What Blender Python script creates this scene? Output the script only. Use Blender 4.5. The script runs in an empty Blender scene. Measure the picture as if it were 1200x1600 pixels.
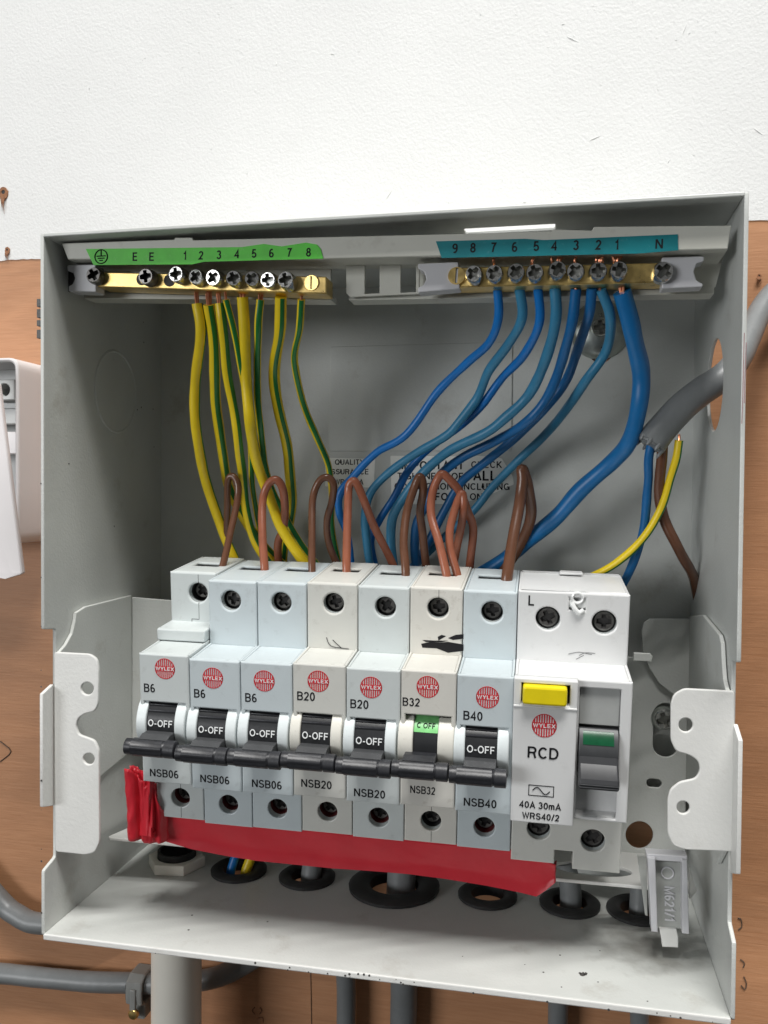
import bpy, bmesh, math, random
from mathutils import Vector, Matrix, Euler, geometry, noise
random.seed(7)
S = 0.001                                  # everything below is written in millimetres
rad = math.radians
scene = bpy.context.scene
col = scene.collection

def rot3(rx, ry, rz):
    return Matrix.Rotation(rad(rz), 3, 'Z') @ Matrix.Rotation(rad(ry), 3, 'Y') @ Matrix.Rotation(rad(rx), 3, 'X')

# ------------------------------------------------------------------ camera
F = 1327.0                                 # focal length in photo pixels (1200 x 1600)
CAM = Vector((174.3, -353.3, 155.4))
CR = rot3(-1.28, -0.43, 11.49)
cd = bpy.data.cameras.new('camera'); cam = bpy.data.objects.new('camera', cd); col.objects.link(cam)
cd.sensor_fit = 'VERTICAL'; cd.sensor_height = 24.0; cd.lens = F/1600*24.0
cd.clip_start = 0.01; cd.clip_end = 50
m = Matrix.Identity(4)
for i in range(3):
    m[i][0] = CR[i][0]; m[i][1] = CR[i][2]; m[i][2] = -CR[i][1]; m[i][3] = CAM[i]*S
cam.matrix_world = m
scene.camera = cam
scene.render.resolution_x = 768; scene.render.resolution_y = 1024

# ------------------------------------------------------------------ light: room ambience and a twin tube ceiling fitting
w = bpy.data.worlds.new('World'); scene.world = w; w.use_nodes = True
nt = w.node_tree; bg = nt.nodes['Background']
tc = nt.nodes.new('ShaderNodeTexCoord'); sx = nt.nodes.new('ShaderNodeSeparateXYZ'); cr = nt.nodes.new('ShaderNodeValToRGB')
mp = nt.nodes.new('ShaderNodeMapRange'); mp.inputs['From Min'].default_value = -1; mp.inputs['From Max'].default_value = 1
nt.links.new(tc.outputs['Generated'], sx.inputs[0]); nt.links.new(sx.outputs['Z'], mp.inputs['Value']); nt.links.new(mp.outputs[0], cr.inputs[0])
cr.color_ramp.elements[0].position = 0.25; cr.color_ramp.elements[0].color = (0.16, 0.155, 0.15, 1)
cr.color_ramp.elements[1].position = 0.75; cr.color_ramp.elements[1].color = (0.62, 0.64, 0.64, 1)
nt.links.new(cr.outputs[0], bg.inputs[0]); bg.inputs[1].default_value = 0.21

def area_lamp(name, loc, sxx, syy, power, target, colr=(1, 0.985, 0.96)):
    l = bpy.data.lights.new(name, 'AREA'); l.shape = 'RECTANGLE'; l.size = sxx; l.size_y = syy; l.energy = power; l.color = colr
    o = bpy.data.objects.new(name, l); col.objects.link(o); o.location = loc
    o.rotation_euler = (Vector(target)-Vector(loc)).to_track_quat('-Z', 'Y').to_euler()
    return o
area_lamp('ceiling_tube_lamp', (0.50, -0.80, 2.30), 1.5, 0.05, 42, (0.12, -0.05, 0.12))
area_lamp('ceiling_tube_lamp', (0.50, -1.16, 2.30), 1.5, 0.05, 42, (0.12, -0.05, 0.12))
area_lamp('added_fill_lamp', (-1.9, -2.7, 0.38), 1.4, 0.9, 44, (0.12, -0.05, 0.12), (0.97, 0.985, 1.0))  # low frontal fill, added to brighten the breaker faces and back panel
scene.view_settings.view_transform = 'Standard'; scene.view_settings.look = 'None'
scene.view_settings.exposure = 0.0; scene.view_settings.gamma = 1.0

# ------------------------------------------------------------------ from a measured picture point to a place on a known plane
def ray(x, y): return CR @ Vector(((x-600)/F, 1, -(y-800)/F))
def at(x, y, Y):  d = ray(x, y); return CAM + d*((Y-CAM.y)/d.y)
def atx(x, y, X): d = ray(x, y); return CAM + d*((X-CAM.x)/d.x)
def atz(x, y, Z): d = ray(x, y); return CAM + d*((Z-CAM.z)/d.z)
RT = Vector((37.5, -88.6, 56.5)); RM = rot3(6.3, 1.03, 1.4)      # frame of the breaker row
def loc_at(x, y, v):
    d = RM.transposed() @ ray(x, y); c = RM.transposed() @ (CAM-RT); return c + d*((v-c.y)/d.y)
def rowpt(u, v, w_): return RM @ Vector((u, v, w_)) + RT

# ------------------------------------------------------------------ materials
def mat(name, base, rough=0.5, metal=0.0, var=0.0, vscale=0.05, bump=0.0, bscale=1.0, dirt=None, dirt_amt=0.0, dscale=0.08, spec=0.5, stretch=(1,1,1), coat=0.0, trans=0.0, rvar=0.0):
    m_ = bpy.data.materials.new(name); m_.use_nodes = True; n = m_.node_tree.nodes; k = m_.node_tree.links
    b = n['Principled BSDF']; b.inputs['Roughness'].default_value = rough; b.inputs['Metallic'].default_value = metal
    b.inputs['Specular IOR Level'].default_value = spec; b.inputs['Coat Weight'].default_value = coat
    b.inputs['Transmission Weight'].default_value = trans
    t = n.new('ShaderNodeTexCoord'); mp_ = n.new('ShaderNodeMapping'); mp_.inputs['Scale'].default_value = tuple(1000*s for s in stretch)
    k.new(t.outputs['Object'], mp_.inputs[0])
    base = tuple(base)+(1,)
    last = None
    if var > 0:
        no = n.new('ShaderNodeTexNoise'); no.inputs['Scale'].default_value = vscale; no.inputs['Detail'].default_value = 5; no.inputs['Roughness'].default_value = 0.6
        k.new(mp_.outputs[0], no.inputs['Vector'])
        mx = n.new('ShaderNodeMix'); mx.data_type = 'RGBA'
        mx.inputs[6].default_value = tuple(c*(1-var) for c in base[:3])+(1,); mx.inputs[7].default_value = tuple(min(1, c*(1+var)) for c in base[:3])+(1,)
        r_ = n.new('ShaderNodeMapRange'); r_.inputs['From Min'].default_value = 0.3; r_.inputs['From Max'].default_value = 0.7
        k.new(no.outputs[0], r_.inputs['Value']); k.new(r_.outputs[0], mx.inputs[0]); last = mx.outputs[2]
        if rvar:
            q = n.new('ShaderNodeMapRange'); q.inputs['From Min'].default_value = 0.3; q.inputs['From Max'].default_value = 0.7
            q.inputs['To Min'].default_value = rough-rvar; q.inputs['To Max'].default_value = rough+rvar
            k.new(no.outputs[0], q.inputs['Value']); k.new(q.outputs[0], b.inputs['Roughness'])
    if dirt:
        nd = n.new('ShaderNodeTexNoise'); nd.inputs['Scale'].default_value = dscale; nd.inputs['Detail'].default_value = 8; nd.inputs['Roughness'].default_value = 0.7
        k.new(mp_.outputs[0], nd.inputs['Vector'])
        rd = n.new('ShaderNodeMapRange'); rd.inputs['From Min'].default_value = 0.58; rd.inputs['From Max'].default_value = 0.78; rd.inputs['To Max'].default_value = dirt_amt
        k.new(nd.outputs[0], rd.inputs['Value'])
        md = n.new('ShaderNodeMix'); md.data_type = 'RGBA'
        if last: k.new(last, md.inputs[6])
        else: md.inputs[6].default_value = base
        md.inputs[7].default_value = tuple(dirt)+(1,); k.new(rd.outputs[0], md.inputs[0]); last = md.outputs[2]
    if last: k.new(last, b.inputs['Base Color'])
    else: b.inputs['Base Color'].default_value = base
    if bump > 0:
        nb = n.new('ShaderNodeTexNoise'); nb.inputs['Scale'].default_value = bscale; nb.inputs['Detail'].default_value = 3
        k.new(mp_.outputs[0], nb.inputs['Vector'])
        bp = n.new('ShaderNodeBump'); bp.inputs['Strength'].default_value = 1.0; bp.inputs['Distance'].default_value = bump*S
        k.new(nb.outputs[0], bp.inputs['Height']); k.new(bp.outputs[0], b.inputs['Normal'])
    return m_

M = {}
M['steel'] = mat('grey_powder_coat', (0.575, 0.59, 0.565), 0.38, var=0.05, vscale=0.03, bump=0.07, bscale=1.1, dirt=(0.28, 0.25, 0.20), dirt_amt=0.5, dscale=0.045)
M['steel_white'] = mat('pale_powder_coat', (0.70, 0.70, 0.675), 0.42, var=0.03, vscale=0.05, bump=0.07, bscale=0.9, dirt=(0.33, 0.29, 0.23), dirt_amt=0.3, dscale=0.07)
M['grey_abs'] = mat('cool_grey_plastic', (0.58, 0.62, 0.615), 0.38, var=0.03, vscale=0.09, bump=0.015, bscale=2.5, dirt=(0.2, 0.2, 0.19), dirt_amt=0.3, dscale=0.22)
M['cool_abs'] = mat('bluish_grey_plastic', (0.545, 0.605, 0.625), 0.38, var=0.03, vscale=0.09, bump=0.015, bscale=2.5, dirt=(0.2, 0.2, 0.19), dirt_amt=0.3, dscale=0.2)
M['warm_abs'] = mat('warm_grey_plastic', (0.61, 0.61, 0.57), 0.40, var=0.03, vscale=0.09, bump=0.015, bscale=2.5, dirt=(0.24, 0.21, 0.17), dirt_amt=0.35, dscale=0.2)
M['cream_abs'] = mat('yellowed_cream_plastic', (0.65, 0.635, 0.585), 0.42, var=0.04, vscale=0.1, bump=0.015, bscale=2.5, dirt=(0.25, 0.21, 0.16), dirt_amt=0.45, dscale=0.2)
M['white_abs'] = mat('white_plastic', (0.70, 0.705, 0.70), 0.33, var=0.02, vscale=0.08, bump=0.012, bscale=2.5, dirt=(0.3, 0.29, 0.27), dirt_amt=0.25, dscale=0.15)
M['cheek_abs'] = mat('pale_blue_plastic', (0.68, 0.73, 0.735), 0.35, var=0.03, vscale=0.2, dirt=(0.2, 0.2, 0.2), dirt_amt=0.3, dscale=0.5)
M['cheek_cream'] = mat('cream_cheek_plastic', (0.70, 0.685, 0.62), 0.38, var=0.03, vscale=0.2, dirt=(0.2, 0.18, 0.15), dirt_amt=0.35, dscale=0.5)
M['black'] = mat('black_plastic', (0.022, 0.023, 0.025), 0.32, var=0.15, vscale=0.3, bump=0.01, bscale=3)
M['charcoal'] = mat('charcoal_toggle_plastic', (0.024, 0.025, 0.029), 0.4, var=0.25, vscale=0.4, bump=0.03, bscale=1.5, dirt=(0.10, 0.10, 0.10), dirt_amt=0.4, dscale=0.5)
M['slate'] = mat('slate_toggle_plastic', (0.055, 0.057, 0.06), 0.45, var=0.1, vscale=0.3)
M['dark_lever'] = mat('dark_lever_plastic', (0.03, 0.031, 0.034), 0.42, var=0.1, vscale=0.3, spec=.4)
M['cavity'] = mat('dark_cavity', (0.035, 0.033, 0.032), 0.6, var=0.2, vscale=0.3)
M['tarnished'] = mat('tarnished_screw_steel', (0.22, 0.21, 0.20), 0.35, metal=0.85, var=0.3, vscale=0.5)
M['red_cavity'] = mat('dark_red_cavity', (0.12, 0.02, 0.02), 0.5, var=0.3, vscale=0.3)
M['ink'] = mat('black_ink', (0.012, 0.012, 0.014), 0.6, var=0.1, spec=.2)
M['white_ink'] = mat('white_ink', (0.78, 0.80, 0.80), 0.5, var=0.05)
M['red_ink'] = mat('red_ink', (0.60, 0.035, 0.045), 0.5, var=0.1, vscale=0.5)
M['copper'] = mat('bare_copper', (0.72, 0.30, 0.17), 0.3, metal=1.0, var=0.15, vscale=0.6)
M['brass'] = mat('brass', (0.86, 0.62, 0.24), 0.34, metal=1.0, var=0.18, vscale=0.25, bump=0.02, bscale=1.5, dirt=(0.22, 0.13, 0.05), dirt_amt=0.6, dscale=0.35, rvar=0.08)
M['zinc'] = mat('zinc_screw_steel', (0.62, 0.62, 0.60), 0.24, metal=1.0, var=0.25, vscale=0.6, bump=0.05, bscale=1.3)
M['recess'] = mat('shaded_recess_steel', (0.30, 0.30, 0.28), 0.35, metal=0.9, var=0.3, vscale=0.6)  # shade inside the screw recesses put into the metal colour
M['washer'] = mat('dull_zinc_washer', (0.42, 0.45, 0.42), 0.32, metal=0.9, var=0.25, vscale=0.12, rvar=0.1)
M['beige'] = mat('beige_terminal_plastic', (0.58, 0.58, 0.52), 0.42, var=0.04, vscale=0.06, bump=0.02, bscale=1.5, dirt=(0.2, 0.18, 0.14), dirt_amt=0.35, dscale=0.1)
M['lilac'] = mat('pale_holder_plastic', (0.56, 0.56, 0.58), 0.35, var=0.03, vscale=0.1)
M['smoke'] = mat('translucent_grey_plastic', (0.40, 0.41, 0.39), 0.25, var=0.08, vscale=0.15, spec=0.6)
M['green_label'] = mat('green_label_film', (0.10, 0.62, 0.05), 0.5, var=0.12, vscale=0.12, dirt=(0.35, 0.6, 0.3), dirt_amt=0.4, dscale=0.5)
M['teal_label'] = mat('teal_label_film', (0.004, 0.19, 0.22), 0.4, var=0.14, vscale=0.12, dirt=(0.15, 0.4, 0.4), dirt_amt=0.4, dscale=0.5)
M['paper'] = mat('sticker_paper', (0.93, 0.93, 0.88), 0.6, var=0.04, vscale=0.1)
M['yellow_wire'] = mat('yellow_insulation', (0.82, 0.60, 0.015), 0.38, var=0.07, vscale=0.12, bump=0.02, bscale=1.2)
M['green_wire'] = mat('green_insulation', (0.012, 0.17, 0.035), 0.38, var=0.1, vscale=0.12, bump=0.02, bscale=1.2)
M['blue_wire'] = mat('bright_blue_insulation', (0.004, 0.165, 0.52), 0.38, var=0.10, vscale=0.12, bump=0.03, bscale=1.2, dirt=(0.10, 0.26, 0.48), dirt_amt=0.3, dscale=0.6)
M['teal_wire'] = mat('faded_blue_insulation', (0.035, 0.21, 0.37), 0.42, var=0.12, vscale=0.12, bump=0.03, bscale=1.2, dirt=(0.18, 0.38, 0.48), dirt_amt=0.35, dscale=0.6)
M['main_blue'] = mat('mid_blue_insulation', (0.006, 0.15, 0.40), 0.4, var=0.10, vscale=0.12, bump=0.03, bscale=1.2, dirt=(0.10, 0.26, 0.42), dirt_amt=0.3, dscale=0.5)
M['deep_wire'] = mat('deep_blue_insulation', (0.005, 0.12, 0.33), 0.4, var=0.12, vscale=0.12, bump=0.03, bscale=1.2, dirt=(0.10, 0.24, 0.42), dirt_amt=0.35, dscale=0.6)
M['brown_wire'] = mat('brown_insulation', (0.13, 0.055, 0.03), 0.27, var=0.14, vscale=0.12, bump=0.03, bscale=1.2, dirt=(0.2, 0.12, 0.08), dirt_amt=0.3, dscale=0.5)
M['salmon_wire'] = mat('reddish_brown_insulation', (0.30, 0.10, 0.055), 0.27, var=0.14, vscale=0.12, bump=0.03, bscale=1.2, dirt=(0.34, 0.18, 0.12), dirt_amt=0.3, dscale=0.5)
M['cable'] = mat('grey_cable_sheath', (0.175, 0.185, 0.188), 0.4, var=0.1, vscale=0.08, bump=0.06, bscale=0.6, dirt=(0.28, 0.28, 0.27), dirt_amt=0.4, dscale=0.25)
M['rubber'] = mat('black_rubber', (0.018, 0.018, 0.018), 0.55, var=0.2, vscale=0.2)
M['tape'] = mat('red_insulation_tape', (0.58, 0.02, 0.035), 0.42, var=0.06, vscale=0.07, bump=0.06, bscale=0.5)
M['yellow_btn'] = mat('yellow_button_plastic', (0.82, 0.66, 0.01), 0.35, var=0.05, vscale=0.2)
M['green_win'] = mat('green_flag_plastic', (0.006, 0.075, 0.03), 0.25, var=0.2, vscale=0.3)
M['green_pale'] = mat('light_green_flag', (0.20, 0.56, 0.20), 0.35, var=0.12, vscale=0.5)
M['grey_win'] = mat('grey_window_plastic', (0.40, 0.41, 0.40), 0.35, var=0.05, vscale=0.2)
M['tube_plastic'] = mat('white_conduit_plastic', (0.90, 0.87, 0.78), 0.4, var=0.03, vscale=0.05)
M['white_case'] = mat('white_case_plastic', (0.70, 0.68, 0.68), 0.35, var=0.02, vscale=0.03)
M['wood_raw'] = mat('torn_raw_wood', (0.30, 0.14, 0.07), 0.8, var=0.3, vscale=0.5, bump=0.3, bscale=1)
M['pencil'] = mat('pencil_mark', (0.10, 0.07, 0.05), 0.7, var=0.1)
M['chip'] = mat('chipped_paint', (0.09, 0.085, 0.08), 0.5, metal=0.3, var=0.3, vscale=1)

# painted wall: roller stipple
def painted():
    m_ = mat('white_wall_paint', (0.77, 0.775, 0.765), 0.6, var=0.02, vscale=0.02, dirt=(0.55, 0.53, 0.5), dirt_amt=0.12, dscale=0.15)
    n = m_.node_tree.nodes; k = m_.node_tree.links; b = n['Principled BSDF']; mp_ = [q for q in n if q.type == 'MAPPING'][0]
    a = n.new('ShaderNodeTexNoise'); a.inputs['Scale'].default_value = 0.85; a.inputs['Detail'].default_value = 4; a.inputs['Roughness'].default_value = 0.55
    v = n.new('ShaderNodeTexNoise'); v.inputs['Scale'].default_value = 0.05; v.inputs['Detail'].default_value = 2
    for q in (a, v): k.new(mp_.outputs[0], q.inputs['Vector'])
    ad = n.new('ShaderNodeMath'); ad.operation = 'MULTIPLY_ADD'; ad.inputs[1].default_value = 0.8
    k.new(v.outputs[0], ad.inputs[0]); k.new(a.outputs[0], ad.inputs[2])
    bp = n.new('ShaderNodeBump'); bp.inputs['Distance'].default_value = 0.2*S; bp.inputs['Strength'].default_value = 1
    k.new(ad.outputs[0], bp.inputs['Height']); k.new(bp.outputs[0], b.inputs['Normal'])
    return m_
M['paint'] = painted()

def plywood():
    m_ = bpy.data.materials.new('plywood'); m_.use_nodes = True; n = m_.node_tree.nodes; k = m_.node_tree.links; b = n['Principled BSDF']
    b.inputs['Roughness'].default_value = 0.55
    t = n.new('ShaderNodeTexCoord'); mp_ = n.new('ShaderNodeMapping'); mp_.inputs['Scale'].default_value = (1000, 1000, 1000); k.new(t.outputs['Object'], mp_.inputs[0])
    st = n.new('ShaderNodeMapping'); st.inputs['Scale'].default_value = (1000*0.11, 1000, 1000*2.0); k.new(t.outputs['Object'], st.inputs[0])
    g = n.new('ShaderNodeTexNoise'); g.inputs['Scale'].default_value = 0.55; g.inputs['Detail'].default_value = 8; g.inputs['Roughness'].default_value = 0.7; k.new(st.outputs[0], g.inputs['Vector'])
    wv = n.new('ShaderNodeTexNoise'); wv.inputs['Scale'].default_value = 0.045; wv.inputs['Detail'].default_value = 4; wv.inputs['Distortion'].default_value = 1.5
    s2 = n.new('ShaderNodeMapping'); s2.inputs['Scale'].default_value = (1000*0.25, 1000, 1000); k.new(t.outputs['Object'], s2.inputs[0]); k.new(s2.outputs[0], wv.inputs['Vector'])
    r1 = n.new('ShaderNodeValToRGB'); r1.color_ramp.elements[0].position = 0.35; r1.color_ramp.elements[0].color = (0.44, 0.21, 0.10, 1)
    r1.color_ramp.elements[1].position = 0.68; r1.color_ramp.elements[1].color = (0.53, 0.27, 0.14, 1); k.new(g.outputs[0], r1.inputs[0])
    r2 = n.new('ShaderNodeMapRange'); r2.inputs['From Min'].default_value = 0.3; r2.inputs['From Max'].default_value = 0.7; r2.inputs['To Min'].default_value = 0.90; r2.inputs['To Max'].default_value = 1.12
    k.new(wv.outputs[0], r2.inputs['Value'])
    mu = n.new('ShaderNodeMix'); mu.data_type = 'RGBA'; mu.blend_type = 'MULTIPLY'; mu.inputs[0].default_value = 1; k.new(r1.outputs[0], mu.inputs[6]); k.new(r2.outputs[0], mu.inputs[7])
    k.new(mu.outputs[2], b.inputs['Base Color'])
    bp = n.new('ShaderNodeBump'); bp.inputs['Distance'].default_value = 0.12*S; k.new(g.outputs[0], bp.inputs['Height']); k.new(bp.outputs[0], b.inputs['Normal'])
    return m_
M['ply'] = plywood()

# ------------------------------------------------------------------ mesh helpers
def inside(p, poly):
    c = False; n = len(poly)
    for i in range(n):
        a, b = poly[i], poly[i-1]
        if (a[1] > p[1]) != (b[1] > p[1]) and p[0] < (b[0]-a[0])*(p[1]-a[1])/(b[1]-a[1])+a[0]: c = not c
    return c
def subdiv(l, step):
    out = []
    for i, p in enumerate(l):
        q = l[(i+1) % len(l)]; k = max(1, int(math.dist(p, q)/step))
        out += [(p[0]+(q[0]-p[0])*j/k, p[1]+(q[1]-p[1])*j/k) for j in range(k)]
    return out
def inset(l, e, outer=True):
    if e == 0: return l
    n = len(l); A = sum(l[i-1][0]*l[i][1]-l[i][0]*l[i-1][1] for i in range(n)); sg = (1 if A > 0 else -1)*(1 if outer else -1); out = []
    for i in range(n):
        a, b, c = Vector(l[i-1][:2]), Vector(l[i][:2]), Vector(l[(i+1) % n][:2])
        d0, d1 = (b-a), (c-b)
        if d0.length < 1e-9: d0 = d1
        if d1.length < 1e-9: d1 = d0
        d0.normalize(); d1.normalize(); n0 = Vector((-d0.y, d0.x))*sg; n1 = Vector((-d1.y, d1.x))*sg; m_ = n0+n1
        m_ = m_.normalized() if m_.length > .1 else n0
        out.append(tuple(b+m_*(e/max(.55, m_.dot(n1)))))
    return out
def fill(loops):
    flat = [p for l in loops for p in l]; edges = []; o = 0
    for l in loops:
        edges += [(o+i, o+(i+1) % len(l)) for i in range(len(l))]; o += len(l)
    v, e, f, ov, oe, of = geometry.delaunay_2d_cdt([Vector(p[:2]) for p in flat], edges, [], 0, 1e-7)
    if len(v) != len(flat): return [tuple(t) for t in geometry.tessellate_polygon([[Vector((p[0], p[1], 0)) for p in l] for l in loops])], flat
    idx = [o_[0] for o_ in ov]; out = []
    for t in f:
        c = [sum(v[i][k] for i in t)/len(t) for k in (0, 1)]
        if inside(c, loops[0]) and not any(inside(c, h) for h in loops[1:]): out.append(tuple(idx[i] for i in t))
    return out, flat
class MB:
    def __init__(s): s.v = []; s.f = []; s.mi = []; s.plates = []; s.off = Vector((0, 0, 0))
    def add(s, vs, fs, mi=0):
        o = len(s.v); s.v += [tuple(p) for p in vs]; s.f += [tuple(i+o for i in f) for f in fs]; s.mi += [mi]*len(fs); return s
    def box(s, a, b):
        x0, y0, z0 = [min(p, q) for p, q in zip(a, b)]; x1, y1, z1 = [max(p, q) for p, q in zip(a, b)]
        return s.add([(x0,y0,z0),(x1,y0,z0),(x1,y1,z0),(x0,y1,z0),(x0,y0,z1),(x1,y0,z1),(x1,y1,z1),(x0,y1,z1)],
                     [(0,3,2,1),(4,5,6,7),(0,1,5,4),(1,2,6,5),(2,3,7,6),(3,0,4,7)])
    def plate(s, fr, outer, holes=(), depth=1.2, mi=0):
        """fr(a,b,d) maps plane coords + depth to 3-D; a sheet with real holes, its rims chamfered when built"""
        s.plates.append((fr, list(outer), [list(h) for h in holes], depth, mi)); return s
    def finish(s, c):
        """turn the recorded sheets into faces; boxes and the rest get their own bevel"""
        if c > 0 and s.f:
            bm = bmesh.new(); vs = [bm.verts.new(p) for p in s.v]
            for f in s.f:
                try: bm.faces.new([vs[i] for i in f])
                except ValueError: pass
            bmesh.ops.remove_doubles(bm, verts=bm.verts, dist=1e-4); bmesh.ops.recalc_face_normals(bm, faces=bm.faces)
            ed = [e for e in bm.edges if len(e.link_faces) == 2 and e.calc_face_angle(0) > rad(40)]
            bmesh.ops.bevel(bm, geom=ed, offset=c, offset_type='OFFSET', segments=2, profile=.5, affect='EDGES', clamp_overlap=True)
            bm.verts.index_update(); s.v = [tuple(v.co) for v in bm.verts]; s.f = [tuple(v.index for v in f.verts) for f in bm.faces]; s.mi = [0]*len(s.f); bm.free()
        for fr, outer, holes, depth, mi in s.plates:
            loops = [outer]+holes
            step = max(.9, sum(math.dist(p, q) for p, q in zip(outer, outer[1:]+outer[:1]))/110)
            if holes: loops = [subdiv(l, step) for l in loops]
            k = min(c, abs(depth)*.42) if c > 0 else 0; sg = 1 if depth > 0 else -1
            if k > 0: levels = [(k, 0), (.3*k, .3*k*sg), (0, k*sg), (0, depth-k*sg), (.3*k, depth-.3*k*sg), (k, depth)]
            else: levels = [(0, 0), (0, depth)]
            rings = [[inset(l, e, q == 0) for q, l in enumerate(loops)] for e, _ in levels]
            N = sum(len(l) for l in loops); base = len(s.v)
            for rg, (_, d) in zip(rings, levels):
                for l in rg: s.v += [tuple(fr(p[0], p[1], d)) for p in l]
            tess, _f = fill(rings[0]); last = base+N*(len(levels)-1)
            s.f += [tuple(base+i for i in t) for t in tess]; s.f += [tuple(last+i for i in reversed(t)) for t in tess]; cnt = 2*len(tess)
            for q in range(len(levels)-1):
                o = base+q*N
                for l in loops:
                    m_ = len(l)
                    for i in range(m_): j = (i+1) % m_; s.f.append((o+i, o+j, o+j+N, o+i+N)); cnt += 1
                    o += m_
            s.mi += [mi]*cnt
        s.plates = []
        if s.off.length: s.v = [(a+s.off.x, b+s.off.y, c_+s.off.z) for a, b, c_ in s.v]
        return s
    def cyl(s, c, ax, r, h, n=24, r2=None, cap=True):
        c = Vector(c); ax = Vector(ax).normalized(); q = ax.to_track_quat('Z', 'Y').to_matrix(); r2 = r if r2 is None else r2
        vs = []
        for k, (hh, rr) in enumerate(((0, r), (h, r2))):
            for i in range(n):
                a = 2*math.pi*i/n; vs.append(c+q @ Vector((rr*math.cos(a), rr*math.sin(a), hh)))
        fs = [(i, (i+1) % n, n+(i+1) % n, n+i) for i in range(n)]
        if cap: fs += [tuple(reversed(range(n))), tuple(range(n, 2*n))]
        return s.add(vs, fs)
    def lathe(s, c, ax, prof, n=28):
        c = Vector(c); ax = Vector(ax).normalized(); q = ax.to_track_quat('Z', 'Y').to_matrix(); vs = []; fs = []
        for (r, h) in prof:
            for i in range(n):
                a = 2*math.pi*i/n; vs.append(c+q @ Vector((r*math.cos(a), r*math.sin(a), h)))
        for k in range(len(prof)-1):
            for i in range(n):
                j = (i+1) % n; fs.append((k*n+i, k*n+j, (k+1)*n+j, (k+1)*n+i))
        fs.append(tuple(range((len(prof)-1)*n, len(prof)*n)))
        return s.add(vs, fs)
    def tube(s, pts, r, n=16, cap=True, mi=None, sub=6, flat=1.0, jig=0.0):
        P = smooth(pts, sub); N = len(P); vs = []; fs = []
        if jig: P = [p+Vector((noise.noise(p*.05+Vector((i0, 0, 3))), noise.noise(p*.05+Vector((7, i0, 0))), 0))*.7 for i0 in (len(s.v)*.01+P[0].x,) for p in P]
        rr = r if callable(r) else (lambda t: r)
        up0 = Vector((0, -1, 0)); prev = None
        for i, p in enumerate(P):
            t = (P[min(i+1, N-1)]-P[max(i-1, 0)]).normalized()
            if prev is None:
                a = up0-t*up0.dot(t)
                if a.length < .2: a = Vector((0, 0, 1))-t*t.z
            else: a = prev-t*prev.dot(t)
            if (up0-t*up0.dot(t)).length > .45: a = a.normalized()*0.75+(up0-t*up0.dot(t)).normalized()*0.25; a -= t*a.dot(t)
            a.normalize(); prev = a; b = t.cross(a)*-1
            R_ = rr(i/(N-1))*(1+jig*noise.noise(p*0.12))
            for j in range(n):
                th = 2*math.pi*j/n; vs.append(p+a*(R_*math.cos(th)*flat)+b*(R_*math.sin(th)))
        ms = []
        for i in range(N-1):
            for j in range(n):
                k = (j+1) % n; fs.append((i*n+j, i*n+k, (i+1)*n+k, (i+1)*n+j)); ms.append(mi(j+0.5, n) if mi else 0)
        if cap: fs += [tuple(reversed(range(n))), tuple(range((N-1)*n, N*n))]; ms += [0, 0]
        o = len(s.v); s.v += [tuple(p) for p in vs]; s.f += [tuple(q+o for q in f) for f in fs]; s.mi += ms
        return s

def smooth(pts, sub=6):
    P = [Vector(p) for p in pts]
    if len(P) < 3 or sub <= 1: return P
    Q = [P[0]*2-P[1]]+P+[P[-1]*2-P[-2]]; out = []
    for i in range(1, len(Q)-2):
        a, b, c, d = Q[i-1:i+3]
        for k in range(sub):
            t = k/sub; out.append(0.5*((2*b)+(c-a)*t+(2*a-5*b+4*c-d)*t*t+(3*b-a-3*c+d)*t**3))
    out.append(P[-1]); return out

def circle(cx, cy, r, n=24, ry=None): return [(cx+r*math.cos(2*math.pi*i/n), cy+(ry or r)*math.sin(2*math.pi*i/n)) for i in range(n)]
def rrect(x0, y0, x1, y1, r, k=4):
    out = []
    for cx, cy, a0 in ((x1-r, y0+r, -90), (x1-r, y1-r, 0), (x0+r, y1-r, 90), (x0+r, y0+r, 180)):
        for i in range(k+1): a = rad(a0+90*i/k); out.append((cx+r*math.cos(a), cy+r*math.sin(a)))
    return out
def roundpoly(pts, r, k=4):
    out = []; n = len(pts)
    for i in range(n):
        a, b, c = Vector(pts[i-1]), Vector(pts[i]), Vector(pts[(i+1) % n])
        d1 = (a-b); d2 = (c-b); q = min(r, d1.length*.45, d2.length*.45); p0 = b+d1.normalized()*q; p2 = b+d2.normalized()*q
        for j in range(k+1):
            t = j/k; out.append(tuple(p0*(1-t)**2+b*2*t*(1-t)+p2*t*t))
    return out

def build(mb, name, mats, parent=None, bevel=0.0, segs=2, smooth_=True, weld=True, angle=35):
    if isinstance(mb, MB): mb.finish(bevel)
    me = bpy.data.meshes.new(name); me.from_pydata([tuple(c*S for c in v) for v in mb.v], [], mb.f)
    if not isinstance(mats, (list, tuple)): mats = [mats]
    for q in mats: me.materials.append(M[q] if isinstance(q, str) else q)
    if len(mats) > 1: me.polygons.foreach_set('material_index', mb.mi)
    bm = bmesh.new(); bm.from_mesh(me)
    if weld: bmesh.ops.remove_doubles(bm, verts=bm.verts, dist=1e-6)
    bmesh.ops.recalc_face_normals(bm, faces=bm.faces); bm.to_mesh(me); bm.free()
    if smooth_:
        me.polygons.foreach_set('use_smooth', [True]*len(me.polygons)); me.set_sharp_from_angle(angle=rad(min(angle, 20) if bevel > 0 else angle))
    o = bpy.data.objects.new(name, me); col.objects.link(o)
    if parent: o.parent = parent
    return o
def tag(o, label=None, cat=None, group=None, kind=None):
    if label: o['label'] = label
    if cat: o['category'] = cat
    if group: o['group'] = group
    if kind: o['kind'] = kind
    return o
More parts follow.
